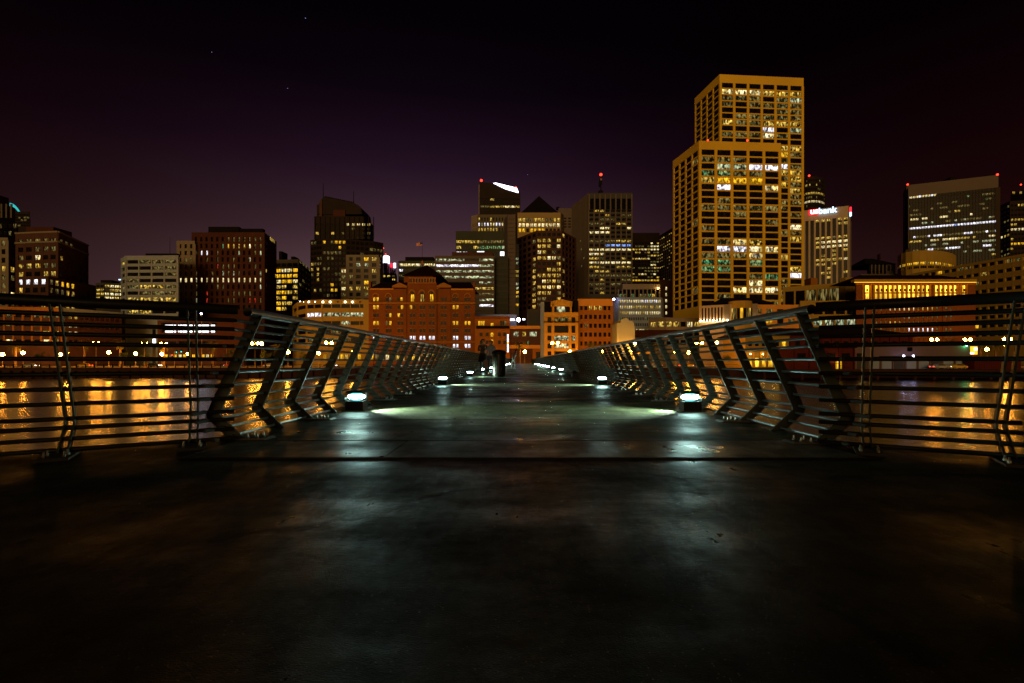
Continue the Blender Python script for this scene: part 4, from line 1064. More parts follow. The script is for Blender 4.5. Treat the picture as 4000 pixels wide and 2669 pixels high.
b.box('parapet', 'brick_orange', 1090, 1170, 726, 731, 203.3, .7); b.box('bay_cornice', 'roof_dark', 1093, 1169, 748, 754, 202.6, 1.4)
for u, m in ((1100, 'y'), (1105, 'y'), (1110, 'y'), (1150, 'D'), (1155, 'D'), (1160, 'd')): b.pane('window', m, u - 2.1, u + 2.1, 737, 747, 203.7)
for v in (742, 764, 780): b.pane('window', 'y', 1126, 1132, v, v + 9, 203.7)
for u in (1104, 1118, 1146, 1158):
    for v in (764, 782): b.pane('window', 'D', u - 3, u + 3, v, v + 8, 203.7); b.box('sill', 'brick_orange_trim', u - 4, u + 4, v + 8.1, v + 9, 203.4, .5)
sg = thing('blade_sign', 'narrow vertical sign of white lamps with an orange disc on the corner inn', 'sign', (X(1165.5, 202.4), 202.4, Z(809, 202.4)))
Hs = Z(767, 202.4) - Z(809, 202.4)
blk('board', sg, 'metal_black', (0, .15, Hs / 2), (1.1, .2, Hs))
for k in range(11):
    if k == 5: continue
    blk('letter_lamp', sg, 'sign_white', (0, 0, Hs * (k + .5) / 11), (.62, .1, Hs / 11 * .62))
part('disc', ball('tube_gold'), sg, (0, 0, Hs * .5), 0, (.4, .12, .4))

# --- the two golden towers
y2 = YR(324.5, 246, 330); y3 = YR(324.5, 246, 369.5)
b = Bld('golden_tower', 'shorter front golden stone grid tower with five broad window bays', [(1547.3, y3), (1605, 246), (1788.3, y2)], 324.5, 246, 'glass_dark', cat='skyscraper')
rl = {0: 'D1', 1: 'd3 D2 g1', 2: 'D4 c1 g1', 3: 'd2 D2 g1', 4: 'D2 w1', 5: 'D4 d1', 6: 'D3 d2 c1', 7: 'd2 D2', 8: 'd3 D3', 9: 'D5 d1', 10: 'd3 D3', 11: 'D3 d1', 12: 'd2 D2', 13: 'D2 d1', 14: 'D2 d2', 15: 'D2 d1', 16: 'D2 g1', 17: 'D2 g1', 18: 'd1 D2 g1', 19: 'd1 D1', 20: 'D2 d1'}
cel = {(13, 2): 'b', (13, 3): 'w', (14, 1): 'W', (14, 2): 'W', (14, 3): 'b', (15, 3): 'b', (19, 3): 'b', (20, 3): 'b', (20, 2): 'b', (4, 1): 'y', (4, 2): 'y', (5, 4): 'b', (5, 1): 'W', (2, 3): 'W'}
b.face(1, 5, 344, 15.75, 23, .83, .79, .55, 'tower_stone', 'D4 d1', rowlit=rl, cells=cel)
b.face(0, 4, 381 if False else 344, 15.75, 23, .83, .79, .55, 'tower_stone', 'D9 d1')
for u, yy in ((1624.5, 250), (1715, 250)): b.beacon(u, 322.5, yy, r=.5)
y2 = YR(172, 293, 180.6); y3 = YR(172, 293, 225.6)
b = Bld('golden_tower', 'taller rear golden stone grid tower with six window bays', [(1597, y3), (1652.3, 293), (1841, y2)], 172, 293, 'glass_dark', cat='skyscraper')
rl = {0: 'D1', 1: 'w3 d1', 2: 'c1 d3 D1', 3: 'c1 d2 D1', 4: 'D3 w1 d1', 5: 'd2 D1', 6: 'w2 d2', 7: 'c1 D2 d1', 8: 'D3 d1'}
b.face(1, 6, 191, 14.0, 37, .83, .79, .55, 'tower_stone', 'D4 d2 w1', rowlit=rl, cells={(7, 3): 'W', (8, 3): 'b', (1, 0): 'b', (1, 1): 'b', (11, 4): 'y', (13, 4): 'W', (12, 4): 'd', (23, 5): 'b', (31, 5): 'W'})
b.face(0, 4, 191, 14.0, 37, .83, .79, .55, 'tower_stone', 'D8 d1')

# --- uplit pilaster building before the golden tower
b = Bld('uplit_hall', 'low hall with uplit white pilasters and round corner drum below the golden towers', [(1609, 206), (1676, 200), (1827, 202)], 699, 200, 'glass_dark')
b.face(0, 9, 706, 34, 1, .5, .95, .7, 'pale_column', 'D1', Y=203)
A, B_ = b.P[0], b.P[1]; e = B_ - A; ang = math.atan2(e.y, e.x); n_ = Vector((e.y, -e.x, 0)).normalized()
for k in range(9):
    c = A + e * ((k + .0) / 9) + n_ * 1.15; c.z = Z(736, 203); part('uplight', ball('uplight'), b.t, tuple(c - b.o), 0, (.22, .22, .22))
b.box('white_pier', 'sign_white', 1676, 1684, 700, 735, 199.0, .5) if False else b.box('white_pier', 'beige', 1663, 1675, 699.5, None, 199.2, .5)
vs = []
for k in range(13):
    a = math.pi + math.pi * k / 12; vs.append((X(1700, 200) + X(1225, 200) * .98 * math.cos(a) - b.o.x, 201 + X(1225, 200) * .98 * math.sin(a) - b.o.y))
part('drum', prism_mesh('drum', vs, 0, Z(691, 198) - b.zb, 'ochre_wall'), b.t)
for k in range(1, 12):
    a = math.pi + math.pi * k / 12; rr_ = X(1225, 200) * .98 + .02
    part('drum_window', quad('cDwdDyDdwDD'[k % 11]), b.t, (X(1700, 200) + rr_ * math.cos(a) * 1.01 - b.o.x, 201 + rr_ * math.sin(a) * 1.02 - b.o.y, Z(722, 200) - b.zb), a + math.pi / 2, (1.0, 1, 4.6))
b.face(1, 6, 709, 22, 4, .6, .5, .5, 'orange_trim', 'D3 d2 y1', rowlit={2: 'y3 D1', 3: 'y2 w1 D1'})
b.box('uplit_pier', 'beige', 1726, 1739, 697, None, 199.0, .9); part('uplight', ball('uplight'), b.t, tuple(b.at(1732, 733, 198.2)), 0, (.25, .25, .25)); part('uplight', ball('uplight'), b.t, tuple(b.at(1669, 735, 198.2)), 0, (.25, .25, .25))
for k in range(7): b.pane('shop_window', 'ywybyd'[k * 5 % 6], 1745 + k * 11.43, 1745 + k * 11.43 + 7.09, 814, 827, 199.2)
hip(b, 'roof', 1645, 1780, 696, 684, 203, 14, 'roof_dark', 30)
b = Bld('podium_office', 'tan podium with lit strip windows at the foot of the golden tower', [(1492, 228), (1527, 222), (1606, 226)], 729, 222, 'glass_dark')
b.face(0, 2, 749 - 11, 21, 3, .8, .55, .5, 'beige', 'w1 c1 D1'); b.face(1, 5, 738, 21, 3, .8, .55, .5, 'beige', 'D2', rowlit={0: 'b2 D1 w2'})
wc = thing('white_gable_house', 'small white building with stepped curved gable above the right railing', 'house', (X(1436, 192), 192, GZ))
pts = [(1416, 757), (1416, 742), (1424, 741), (1424, 734.5), (1434, 730), (1440, 730), (1443.5, 737), (1450, 737), (1455, 742), (1457, 757), (1457, 826), (1416, 826)]
pp = [(X(u, 192) - X(1436, 192), Z(v, 192) - GZ) for u, v in pts]
vs = [(x, 0, z) for x, z in pp] + [(x, 12, z) for x, z in pp]; n = len(pp)
part('wall', me('gable_wall', vs, [tuple(range(n)), tuple(reversed(range(n, 2 * n)))] + [(i, n + i, n + (i + 1) % n, (i + 1) % n) for i in range(n)], 'plaster_white'), wc)
blk('parapet', wc, 'ochre_wall', (3, -.3, 5.3), (17, .5, 1.0)); part('door', quad('D'), wc, (0, -.1, 1.5), 0, (2, 1, 3)); part('roof', cube('roof_red'), wc, (13.5, 6, 13.2), 0, (19, 12, 2.5))

# --- right side
b = Bld('round_dark_tower', 'dark round tower with two ring rows of lights behind the bank tower', [(1843 + 25 - 25 * math.cos(math.pi * k / 10), 600 + 13 - 13 * math.sin(math.pi * k / 10)) for k in range(11)], 405, 600, 'dark_tower', depth=10)
for i in range(10): b.face(i, 2, 412, 9.6, 10, .75, .5, .4, 'dark_tower', 'D6 d1', rowlit={3: 'w3', 5: 'b4', 1: 'D2 w1'}, Y=600)
b.beacon(1857, 403.5, 600, r=1.3)
y2 = YR(480.6, 424, 472.8)
b = Bld('bank_tower', 'white bank tower with glowing red and blue sign on its parapet', [(1845, 428), (1947, y2), (1951, y2 + 12)], 472.8, y2, 'glass_dark', cat='skyscraper')
rlb = {0: 'D3 w1', 1: 'w1 D3', 4: 'w3 d2', 5: 'w3 b2', 6: 'b3 w1 D1', 7: 'w2 D2', 8: 'w2 D1', 9: 'w2 b1 D1', 10: 'D2 w1', 11: 'w3 D1', 12: 'b2 w2 D1'}
b.face(0, 8, 505.5, 10.0, 17, .66, .55, .4, 'glass_dark', 'D4 d1 w1 g.4', rowlit=rlb, colmat='pale_column', top='pale_column', flushcol=.3, Y=424)
b.face(1, 1, 505.5, 10, 16, .4, .5, .5, 'beige', 'D1', Y=424)
def text_mesh(body, size, m, ext=.25):
    cu = bpy.data.curves.new(body, 'FONT'); cu.body = body; cu.size = size; cu.extrude = ext; cu.offset = size * .018; cu.resolution_u = 3
    o = bpy.data.objects.new(body, cu); C.objects.link(o); bpy.context.view_layer.update()
    d = bpy.data.meshes.new_from_object(o.evaluated_get(bpy.context.evaluated_depsgraph_get()))
    bpy.data.objects.remove(o); bpy.data.curves.remove(cu); d.materials.clear(); d.materials.append(M[m]); return d
A, B_ = b.P[0], b.P[1]; e = (B_ - A); ang = math.atan2(e.y, e.x); n_ = Vector((e.y, -e.x, 0)).normalized()
if n_.y > 0: n_ = -n_
def on_face(f_, v, off):
    c = A + e * f_ + n_ * off; c.z = Z(v, c.y); return c - b.o
sz = 8.4 * 424 / FU * 2.2
for txt, f_, m, v in (('us', .135, 'sign_white', 491.5), ('bank', .325, 'sign_blue', 491.0)):
    o = part('sign_letters', text_mesh(txt, sz, m), b.t, tuple(on_face(f_, v, 2.1)), 0); o.rotation_euler = (rad(90), 0, ang)
c = on_face(.22, 487, 1.3); part('sign_panel', cube('sign_red'), b.t, tuple(c), ang, (7.2, .3, 4.6))
blk('side_sign', b.t, 'sign_red', tuple(b.at(1949.5, 482, y2 + 4)), (1.0, 4, 4.0)); blk('side_sign', b.t, 'sign_blue', tuple(b.at(1949.5, 493, y2 + 4)), (1.0, 4, 3.4))
b = Bld('sloped_hall', 'tan hall with three tall curtained windows below the bank tower', [(1800, 262), (1927, 248)], 650, 248, 'glass_dark')
b.face(0, 5, 664, 40, 2, .84, .8, .6, 'ochre_wall', 'd2 D1', Y=252); b.box('orange_block', 'orange_wall', 1846, 1876, 638, 658, 262, 6)
b = Bld('blank_tan_block', 'blank ochre block left of the golden colonnade', [(1927, 247), (1940, 244), (1974, 244)], 637, 244, 'ochre_wall', depth=18)
for k in range(4): b.box('wall_panel', 'ochre_wall', 1940.3 + k * 8.5, 1948.2 + k * 8.5, 639, 690, 243.85, .12)
b = Bld('domed_hall', 'old hall with dark hipped cupola far behind the golden colonnade', [(1976, 500), (2062, 500)], 629, 500, 'concrete_tan')
b.box('lantern', 'concrete_tan', 1990, 2055, 605, 629.3, 506, 30)
for k in range(7): b.pane('window', 'D', 1994 + k * 8.6, 1999 + k * 8.6, 609, 622, 505.9); b.box('lantern_post', 'concrete_tan', 1999.5 + k * 8.6, 2002 + k * 8.6, 606, 629, 505.4, .6)
hip(b, 'cupola_roof', 1986, 2058, 606, 594, 503, 36, 'roof_dark', 26); b.box('finial', 'brick_red', 2013, 2022, 583, 595, 515, 4)
for k in range(5): b.box('parapet_light', 'white_grey', 2008 + k * 11, 2013 + k * 11, 633, 645, 499.6, .4)
Yc = 215
b = Bld('golden_colonnade_hall', 'hall with a glowing golden top-floor colonnade and rows of small windows', [(1965, Yc), (2239, Yc)], 642, Yc, 'brick_orange', cat='building', depth=24)
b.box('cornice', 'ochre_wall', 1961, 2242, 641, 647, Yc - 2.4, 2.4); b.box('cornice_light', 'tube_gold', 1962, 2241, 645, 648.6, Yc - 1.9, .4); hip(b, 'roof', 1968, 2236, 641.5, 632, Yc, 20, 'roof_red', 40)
us = [1990] + [2012.5 + k * 10.72 for k in range(12)] + [2151 + k * 10.72 for k in range(5)] + [2212.5]
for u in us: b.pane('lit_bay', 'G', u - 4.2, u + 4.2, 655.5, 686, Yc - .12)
for u in us:
    b.pane('window', 'D', u - 2.0, u + 2.0, 663, 669, Yc - .2); b.box('bay_sill', 'orange_wall', u - 3.2, u + 3.2, 671, 674, Yc - .35, .3)
bounds = [1981, 2000, 2006] + [2007.2 + k * 10.72 for k in range(13)] + [2145.6 + k * 10.72 for k in range(6)] + [2206, 2219.5]
for u in bounds: b.box('pilaster', 'orange_trim', u - 1.15, u + 1.15, 652, 688, Yc - 1.0, 1.0)
b.box('frieze', 'orange_wall', 1965, 2239, 648.8, 655, Yc - .6, .6); b.box('sill_band', 'orange_wall', 1965, 2239, 687, 693, Yc - .9, .9)
for r, v in enumerate((709, 728, 741.5, 757, 771)):
    for k in range(16):
        u = 2011.5 + k * 10.72 + (10 if k > 13 else 0)
        m = 'd'
        if r == 0 and 3 < k < 11 or r == 0 and 2 < k < 5: m = 'b'
        if r == 0 and k in (11, 12, 10, 9): m = 'w'
        if r == 3 and 7 <= k <= 12: m = 'W'
        if r == 2 and k in (3, 4, 5): m = 'w'
        if r == 1 and k in (6, 7): m = 'c'
        b.pane('window', m, u - 1.7, u + 1.7, v - 3.6, v + 3.8, Yc - .1); b.box('sill', 'brick_orange_trim', u - 2.3, u + 2.3, v + 3.9, v + 4.8, Yc - .3, .3)
for k in range(17): b.box('brick_pier', 'brick_orange', 2002.6 + k * 10.72, 2008.6 + k * 10.72, 693, None, Yc - .3, .3)
b = Bld('tan_frame_office', 'tan framed office with big shop windows behind the right railing end', [(1838, 224), (1965, 222)], 690, 222, 'glass_dark')
b.face(0, 5, 722 if False else 706, 25, 4, .82, .62, .7, 'ochre_wall', 'D3 d2', rowlit={0: 'D2 y1', 1: 'D2 y1 c1'})
yh = YR(629, 340, 584)
b = Bld('balcony_hotel', 'long slanting hotel facade of balcony cells at the right edge', [(2092.7, YR(629, 340, 629)), (2370, YR(629, 340, 580))], 629, 340, 'glass_dark', depth=30)
A, B_ = b.P[0], b.P[1]
b.face(0, 16, 634, 17.4, 9, .80, .40, 1.3, 'ochre_wall', 'D8 d1 y1', rowlit={1: 'D6 w1', 3: 'D5 w1'}, Y=340)
yd = 400
plan = [(2062 + 65 - 65 * math.cos(math.pi * k / 12), yd + 24 - 24 * math.sin(math.pi * k / 12)) for k in range(13)]
b = Bld('revolving_restaurant', 'round rooftop restaurant drum with a curved ribbon of warm lights', plan, 575, yd, 'ochre_wall', depth=6)
for i in range(12): b.face(i, 3, 604 if False else 601, 9, 2, .95, .66, .6, 'ochre_wall', 'D3', rowlit={0: 'y3 w3 b1 r.3', 1: 'D1'}, Y=yd)
ye = YR(425.5, 478, 402)
b = Bld('black_glass_slab', 'tall black glass slab with fine pale fins and red beacons at both roof corners', [(2074, 500), (2082, 478), (2290, ye)], 425.5, 478, 'glass_dark', cat='skyscraper')
rl = {0: 'D2 W1 b1', 3: 'D2 d1', 4: 'D2 w1 d1', 5: 'D3 b1', 6: 'D3 d1 c1', 7: 'W3 B1', 9: 'd2 W1 D1', 10: 'D2 b1 w1', 11: 'D2 c1', 12: 'd2 W1 D1', 13: 'D2 c1', 14: 'D3 w1', 16: 'D2 w1'}
cel = {}
for c in range(0, 10): cel[(0, c)] = 'b' if c % 4 else 'W'
for c in range(10, 30): cel[(0, c)] = 'D'
for c in range(2, 13): cel[(7, c)] = 'W'
for c in range(22, 30): cel[(7, c)] = 'W'
for c in range(12, 21): cel[(10, c)] = 'b' if c < 17 else 'w'
b.face(1, 30, 446, 10.35, 18, .84, .42, .3, 'glass_dark', 'D6 d1 g.2', rowlit=rl, colmat='dark_fin', top='concrete_tan', flushcol=.25, cells=cel, Y=470, endw=3.2)
b.face(0, 1, 446, 10, 14, .1, .4, .5, 'concrete_tan', 'D1', Y=490)
b.beacon(2083, 424, 480, r=1.0); b.beacon(2289, 401, ye, r=1.0); b.box('roof_plant', 'roof_dark', 2165, 2195, 406.5, 416, 472, 8)
b = Bld('faceted_dark_tower', 'dark faceted tower with scattered yellow lights at the far right edge', [(2296, 540), (2318, 525), (2375, 520)], 462, 525, 'dark_tower')
b.face(0, 3, 470, 11, 11, .7, .45, .4, 'dark_tower', 'D6 d2', rowlit={6: 'w2 b2'}); b.face(1, 7, 470, 11, 11, .7, .45, .4, 'dark_tower', 'D4 d1 w1', rowlit={5: 'b3 W1', 3: 'w1 D1', 8: 'y3'})
b.box('upper_crown', 'dark_tower', 2319, 2375, 433, 462.3, 528, 20); b.beacon(2343, 424, 530, r=.8)
for k in range(5): b.pane('window', 'D' if k % 2 else 'w', 2324 + k * 8, 2329 + k * 8, 440, 445, 527.8)

# --- wharf and waterside sheds at the right
wh = thing('wharf_platform', 'dark wharf platform on stubby piles at the right waterside', 'wharf', (95, 126, GZ))
part('platform', me('platform', boxv(-33, 75, 0, 16, -.6, -.02), BOXF, 'seawall'), wh)
for k in range(22): part('pile', tube_mesh('wharf_pile', [(-32 + k * 4.9, .5, -3.8), (-32 + k * 4.9, .5, -.6)], .35, 'seawall', 8), wh)
def PX(px, Y): return (px - 2040) / 1900 * Y
def PZ(py, Y): return EYE + (1411 - py) / 1900 * Y
Ya = 150
ag = thing('hip_roofed_station', 'wide waterfront building with dark hipped roof and yellow lit ground floor', 'building', (PX(3240, Ya), Ya, GZ))
ox = PX(3240, Ya)
x0, x1 = PX(2905, Ya) - ox, PX(3585, Ya) - ox
ze = PZ(1310, Ya) - GZ
part('wall', me('station_wall', boxv(x0 + 1, x1 - 1, 1, 18, 0, ze), BOXF, 'ochre_wall'), ag)
part('wall_right', me('station_wall_r', boxv(PX(3092, Ya) - ox, x1 - 1, .6, 1, 0, ze - .05), BOXF, 'shed_red'), ag)
i0, i1 = PX(2975, Ya) - ox, PX(3477, Ya) - ox; zr = PZ(1275, Ya) - GZ
part('hip_roof', me('hip_roof', [(x0 - .8, -.8, ze), (x1 + .8, -.8, ze), (x1 + .8, 20, ze), (x0 - .8, 20, ze), (i0, 9.5, zr), (i1, 9.5, zr)], [(0, 1, 5, 4), (1, 2, 5), (2, 3, 4, 5), (3, 0, 4), (3, 2, 1, 0)], 'roof_red'), ag)
for k in range(8):
    x = x0 + 2.4 + k * 2.1
    part('window', quad('y' if k in (5, 7) else 'D'), ag, (x, .9, ze - 2.6), 0, (1.1, 1, 1.5)); blk('sill', ag, 'orange_trim', (x, .85, ze - 3.45), (1.4, .3, .15))
    part('arch_door', quad('G' if k in (1, 4, 6) else 'y'), ag, (x, .9, 1.7), 0, (1.3, 1, 2.7))
    blk('pier', ag, 'yellow_wall', (x + 1.05, .7, 2.4), (.45, .6, 4.8))
blk('canopy', ag, 'yellow_wall', ((x0 + PX(3092, Ya) - ox) / 2, .3, 4.9), (PX(3092, Ya) - ox - x0, 1.4, .3))
for px in (2928, 2977, 3020): part('wall_lamp', ball('sodium_far'), ag, (PX(px, Ya) - ox, -.6, 4.3), 0, (.17, .17, .17))
for k in range(12):
    x = PX(3120, Ya) - ox + k * 3.0
    part('window', quad('D'), ag, (x, .5, ze - 2.6), 0, (1.4, 1, 1.6)); blk('frame_post', ag, 'shed_red', (x + 1.5, .45, ze / 2), (.3, .4, ze - .2))
Yw = 134
sh = thing('white_wharf_shed', 'long low white wharf shed with loading doors and two bright wall lamps', 'shed', (PX(3560, Yw), Yw, GZ))
ox = PX(3560, Yw); xa, xb = PX(3335, Yw) - ox, PX(3790, Yw) - ox; ht = PZ(1347, Yw) - GZ
part('wall', me('shed_wall', boxv(xa, xb, 0, 6, 0, ht), BOXF, 'shed_white'), sh)
blk('awning', sh, 'roof_dark', ((xa + xb) / 2 + 3, -.9, 3.4), (xb - xa - 8, 1.8, .2)); blk('louvre', sh, 'glass_dark', (PX(3553, Yw) - ox, -.1, 5.4), (1.3, .2, 1.1))
for k in range(9):
    x = xa + 2.2 + k * 3.4
    part('loading_door', cube('white_grey' if k % 3 else 'grey_dim'), sh, (x, -.06, 1.35), 0, (2.6, .12, 2.6)); blk('door_post', sh, 'shed_white', (x + 1.7, -.15, 1.5), (.25, .3, 3.0))
for px in (3508, 3545): part('wall_lamp', ball('cool_lamp'), sh, (PX(px, Yw) - ox, -2.0, PZ(1391, Yw) - GZ), 0, (.2, .2, .2)); blk('lamp_arm', sh, 'roof_dark', (PX(px, Yw) - ox, -1.0, PZ(1391, Yw) - GZ + .25), (.06, 2.0, .06))
part('green_lamp', ball('green_lamp'), sh, (PX(3768, Yw) - ox, -.6, PZ(1350, Yw) - GZ), 0, (.2, .2, .2))
Yd = 128
ds = thing('red_wharf_shed', 'dark red wharf shed with outside stair beside the white shed', 'shed', (PX(3215, Yd), Yd, GZ))
ox = PX(3215, Yd); xa, xb = PX(3095, Yd) - ox, PX(3335, Yd) - ox
part('wall', me('red_wall', boxv(xa, xb, 0, 7, 0, 5.6), BOXF, 'shed_red'), ds)
part('roof', me('red_roof', boxv(xa - .5, xb + .5, -.6, 7.5, 5.6, 6.1), BOXF, 'roof_red'), ds)
for k in range(5): blk('post', ds, 'shed_red', (xa + .5 + k * 3.9, -.25, 2.8), (.3, .4, 5.6)); part('window', quad('D'), ds, (xa + 2.4 + k * 3.9, -.05, 3.6), 0, (2.2, 1, 1.2))
for k in range(9): blk('stair_tread', ds, 'roof_dark', (xa + 6.5 + k * .85, -.8, 4.6 - k * .5), (.9, 1.0, .12))
part('stair_rail', tube_mesh('stair_rail', [(xa + 6.2, -1.25, 5.8), (xa + 13.6, -1.25, 1.4)], .05, 'roof_dark', 6), ds)
part('door', quad('y'), ds, (xa + 12.2, -.06, 1.2), 0, (1.6, 1, 2.2))
for px in (3255, 3362): part('wall_lamp', ball('sodium_far'), ds, (PX(px, Yd) - ox, -.5, 2.6), 0, (.2, .12, .12))
rc = thing('red_container', 'dull red steel container standing on the wharf at the right edge', 'container', (PX(3850, 130), 130, GZ))
part('body', me('container', boxv(-3, 9.5, 0, 3, 0, 2.6), BOXF, 'shed_red'), rc)
for k in range(20): blk('rib', rc, 'shed_red', (-2.8 + k * .63, -.04, 1.3), (.22, .1, 2.4))
sb = thing('sign_board', 'glowing yellow and blue sign board above the wharf near the right edge', 'sign', (PX(3802, 144), 144, GZ))
blk('post', sb, 'pole', (0, .1, 1.9), (.2, .2, 3.8)); blk('panel', sb, 'tube_gold', (0, 0, 5.3), (2.3, .2, 2.4)); blk('blue_panel', sb, 'sign_blue', (.55, -.15, 5.7), (.9, .1, .8)); blk('white_panel', sb, 'tube_white', (-.5, -.15, 4.5), (1.1, .1, .5))

# ------------------------------------------------------------------ street lamps
def lamp_label(kind, i, side): return f'{kind} sodium street lamp, number {i} counted from the {side}'
def street_lamp(px, py, Y, label, double, group):
    x = PX(px, Y); h = PZ(py, Y) - GZ
    t = thing('street_lamp', label, 'street lamp', (x, Y, GZ), 0, group)
    part('pole', tube_mesh('lamp_pole', [(0, 0, 0), (0, 0, .5), (0, 0, .55), (0, 0, h - .3)], .1, 'pole', 8, radii=[.2, .2, .1, .07]), t)
    r = .45 if double else .65
    if double:
        part('cross_arm', tube_mesh('cross_arm', [(-.85, 0, h - .25), (-.4, 0, h - .4), (0, 0, h - .3), (.4, 0, h - .4), (.85, 0, h - .25)], .05, 'pole', 6), t)
        for s in (-.85, .85): part('globe', ball('sodium'), t, (s, 0, h), 0, (r, r, r))
    else:
        part('globe', ball('sodium'), t, (0, 0, h), 0, (r, r, r)); blk('cap', t, 'pole', (0, 0, h + r + .03), (.2, .2, .06))
DB = [(375, 1341), (564, 1344), (640, 1344), (996, 1342), (1285, 1340), (2168, 1340), (2470, 1341), (2732, 1339), (2790, 1339), (3650, 1327), (3780, 1327), (3935, 1325)]
SG = [(10, 1385), (90, 1379), (236, 1385), (262, 1378), (425, 1377), (530, 1382), (632, 1384), (735, 1383), (885, 1354), (1022, 1343), (1125, 1376), (1245, 1380), (1378, 1377), (2050, 1374), (2227, 1374), (2350, 1376), (2400, 1376), (2472, 1374), (2640, 1375), (2690, 1378), (3855, 1365), (3930, 1353)]
NUM = ['first', 'second', 'third', 'fourth', 'fifth', 'sixth', 'seventh', 'eighth', 'ninth', 'tenth', 'eleventh', 'twelfth', 'thirteenth', 'fourteenth', 'fifteenth', 'sixteenth', 'seventeenth', 'eighteenth', 'nineteenth', 'twentieth', 'twenty-first', 'twenty-second']
for i, (px, py) in enumerate(DB): street_lamp(px, py, 152 if px > 400 else 150, f'tall street lamp with two orange globes, {NUM[i]} such pair from the left', True, 'double-globe street lamps')
for i, (px, py) in enumerate(SG): street_lamp(px, py, 184 + (i % 3) * 3, f'lower street lamp with one orange globe, {NUM[i]} such lamp from the left', False, 'single-globe street lamps')
cl = thing('flood_lamp', 'bluish white flood lamp on a tall mast behind the left railing', 'lamp', (PX(788, 190), 190, GZ))
part('mast', tube_mesh('flood_mast', [(0, 0, 0), (0, 0, PZ(1228, 190) - GZ)], .1, 'pole', 8), cl); part('head', ball('cool_lamp'), cl, (0, -.3, PZ(1226, 190) - GZ), 0, (.34, .34, .34)); blk('bracket', cl, 'pole', (0, 0, PZ(1220, 190) - GZ), (.5, .3, .12))
# traffic signal
ts = thing('traffic_signal', 'traffic signal mast with arm and cyan-green lights behind the left railing', 'traffic signal', (PX(682, 160), 160, GZ))
hh = PZ(1380, 160) - GZ
part('mast', tube_mesh('signal_mast', [(0, 0, 0), (0, 0, hh + .6)], .1, 'pole', 8), ts); part('arm', tube_mesh('signal_arm', [(0, 0, hh - .3), (3.2, 0, hh + .5)], .07, 'pole', 6), ts)
for x, z, m in ((.7, hh + .6, 'signal_green'), (2.3, hh + .75, 'signal_green'), (-.7, hh - .9, 'taillight')):
    hd = blk('signal_head', ts, 'roof_dark', (x, 0, z), (.36, .3, 1.0)); part('signal_lamp', ball(m), ts, (x, -.2, z - (.28 if m != 'taillight' else -.25)), 0, (.16, .08, .16))

# ------------------------------------------------------------------ trees
def palm(px, Y, h, label, seed):
    r = random.Random(seed); x = PX(px, Y)
    t = thing('palm_tree', label, 'palm tree', (x, Y, GZ), 0, 'palms along the waterfront road')
    part('trunk', tube_mesh('palm_trunk', [(0, 0, 0), (.05, 0, h * .3), (.0, .05, h * .7), (0, 0, h)], .3, 'palm_trunk', 9, radii=[.42, .33, .29, .36]), t)
    vs, fs = [], []
    for k in range(58):
        a = r.uniform(0, 6.283); el = r.uniform(-.75, 1.25); L = r.uniform(2.3, 3.3)
        d = Vector((math.cos(a), math.sin(a), 0)); p = Vector((0, 0, h)); prev = None
        up0 = el
        side = Vector((-math.sin(a), math.cos(a), 0))
        for s in range(9):
            f = s / 8; ang = up0 - f * (1.1 + .5 * r.random()); stp = (d * math.cos(ang) + Vector((0, 0, math.sin(ang)))) * (L / 8); q = p + stp
            wl = .52 * math.sin(math.pi * min(1, f * .85 + .12))
            for sd in (-1, 1):
                tip = p + side * sd * wl + stp * .9 - Vector((0, 0, wl * .55 + r.uniform(0, .12)))
                n = len(vs); vs += [tuple(p), tuple(p + stp * .42), tuple(tip)]; fs.append((n, n + 1, n + 2))
            n = len(vs); vs += [tuple(p - side * .025), tuple(p + side * .025), tuple(q)]; fs.append((n, n + 1, n + 2))
            p = q
    part('crown', me('palm_crown', vs, fs, 'palm_leaf'), t)
PAL = [(60, 6.8), (330, 7.4), (470, 8.2), (640, 7.0), (830, 7.2), (1085, 6.6), (2030, 7.5), (2305, 7.4), (2345, 6.6), (2560, 7.0), (3705, 8.4), (3830, 8.8), (3890, 7.6)]
for i, (px, h) in enumerate(PAL): palm(px, 186 + (i % 3) * 2 if px < 3000 else 166, h + (1.0 if px < 3000 else 0), f'feathery palm tree on the waterfront road, {NUM[i]} palm from the left', i)
def tree(px, Y, h, cr_, label, seed):
    r = random.Random(seed); t = thing('street_tree', label, 'tree', (PX(px, Y), Y, GZ), 0, 'small leafy street trees')
    part('trunk', tube_mesh('tree_trunk', [(0, 0, 0), (.1, 0, h * .3), (0, .1, h * .6)], .15, 'palm_trunk', 7, radii=[.22, .15, .09]), t)
    for k in range(5):
        a = k * 1.26 + r.random(); part('limb', tube_mesh('tree_limb', [(0.05, .03, h * .38), (math.cos(a) * cr_ * .4, math.sin(a) * cr_ * .4, h * .6), (math.cos(a) * cr_ * .75, math.sin(a) * cr_ * .75, h * .78)], .06, 'palm_trunk', 5, radii=[.09, .06, .02]), t)
    cl_ = [(Vector((r.gauss(0, cr_ * .5), r.gauss(0, cr_ * .5), h * .72 + r.gauss(0, h * .12))), r.uniform(.35, .8)) for _ in range(26)]
    vs, fs = [], []
    for c, rr_ in cl_:
        for _ in range(48):
            d = Vector((r.gauss(0, 1), r.gauss(0, 1), r.gauss(0, 1))).normalized() * rr_ * r.random() ** .4
            p = c + d; u = Vector((r.gauss(0, 1), r.gauss(0, 1), r.gauss(0, 1))).normalized() * .13; w = u.cross(Vector((r.random(), r.random(), 1))).normalized() * .09
            n = len(vs); vs += [tuple(p - u), tuple(p + w), tuple(p + u), tuple(p - w)]; fs.append((n, n + 1, n + 2, n + 3))
    part('crown', me('tree_crown', vs, fs, 'leaf'), t)
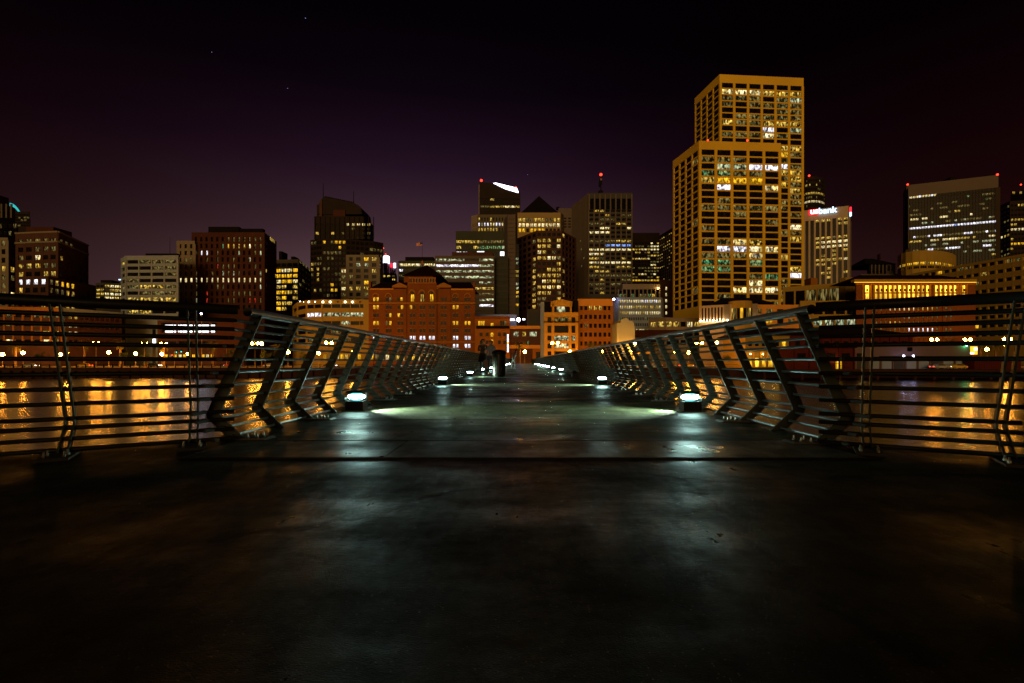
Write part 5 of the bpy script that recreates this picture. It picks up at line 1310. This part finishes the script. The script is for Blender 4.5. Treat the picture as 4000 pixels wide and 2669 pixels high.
for i, (px, h) in enumerate(((150, 5.2), (480, 5.0), (575, 4.6), (905, 6.2), (1035, 5.4), (1190, 4.8), (2440, 5.2), (2520, 5.4), (2600, 5.0), (2850, 4.8))):
    tree(px, 163.5 if px > 2000 else 156, h, 1.7, f'small leafy street tree lit orange by lamps, {NUM[i]} such tree from the left', 40 + i)

# ------------------------------------------------------------------ cars
def car(px, Y, label, paint, facing=1, z=GZ + .004):
    t = thing('car', label, 'car', (PX(px, Y), Y, z), 0 if facing > 0 else math.pi)
    prof = [(-2.2, .35), (-2.25, .62), (-2.1, .86), (-1.55, .93), (-.95, 1.38), (.45, 1.42), (1.15, .98), (2.0, .86), (2.25, .62), (2.2, .35)]
    def ext(pf, w, name, m, inset=0):
        n = len(pf); vs = [(a, -w, c) for a, c in pf] + [(a, w, c) for a, c in pf]
        if inset: vs = [(a, b_ * (1 - inset if c > 1.0 else 1), c) for a, b_, c in vs]
        return part(name, me(name, vs, [tuple(range(n)), tuple(reversed(range(n, 2 * n)))] + [(i, n + i, n + (i + 1) % n, (i + 1) % n) for i in range(n)], m), t)
    ext(prof, .86, 'body', paint, .14)
    ext([(-1.35, .98), (-.92, 1.33), (.42, 1.36), (.95, 1.0)], .875, 'side_window', 'glass_dark', .14)
    for wx in (-1.4, 1.38):
        for s in (-1, 1):
            w_ = part('wheel', tube_mesh('wheel', [(wx, s * .72, .33), (wx, s * .9, .33)], .33, 'tyre', 14), t); part('rim', tube_mesh('rim', [(wx, s * .895, .33), (wx, s * .91, .33)], .19, 'car_silver', 10), w_)
    for s in (-1, 1):
        blk('headlight', t, 'headlight', (2.2, s * .6, .68), (.12, .34, .16)); blk('taillight', t, 'taillight', (-2.22, s * .62, .72), (.1, .3, .16))
CARS = [(120, 166, 'car_silver', 1, 'silver car on the shore road under the leftmost lamps'), (330, 168, 'car_yellow', -1, 'yellow taxi on the shore road left of the paired left railing posts'), (600, 166, 'car_dark', 1, 'dark car on the shore road behind the left railing, below the traffic signal'),
        (905, 168, 'car_red', -1, 'red car passing behind the first post of the left railing'), (1060, 166, 'car_silver', 1, 'silver car behind the second bay of the left railing'), (1290, 168, 'car_dark', 1, 'dark car behind the fourth bay of the left railing'),
        (2080, 166, 'car_red', -1, 'red car crossing beyond the end of the pier'), (2560, 168, 'car_silver', -1, 'silver car on the shore road behind the right railing'), (2680, 166, 'car_yellow', 1, 'yellow taxi on the shore road behind the right railing')]
for px, Y, p, f_, l in CARS: car(px, Y, l, p, f_)
car(3672, 130, 'silver car parked on the wharf in front of the white shed', 'car_silver', 1, GZ - .015); car(3738, 130.5, 'yellow car parked on the wharf beside the red container', 'car_yellow', -1, GZ - .015)

# ------------------------------------------------------------------ stars
for i, (u, v, s, l) in enumerate(((701, 42, 1.0, 'brightest faint blue star near the top of the sky'), (486, 120, .8, 'faint blue star high in the left sky'), (660, 203, .7, 'faint star in the sky above the red-brown tower'), (1211, 401, .6, 'tiny star just right of the slant-roofed tower'))):
    Y = 5000; t = part('star', ball('star_light'), None, (X(u, Y), Y, Z(v, Y)), 0, (4.2 * s,) * 3); tag(t, l, 'star')
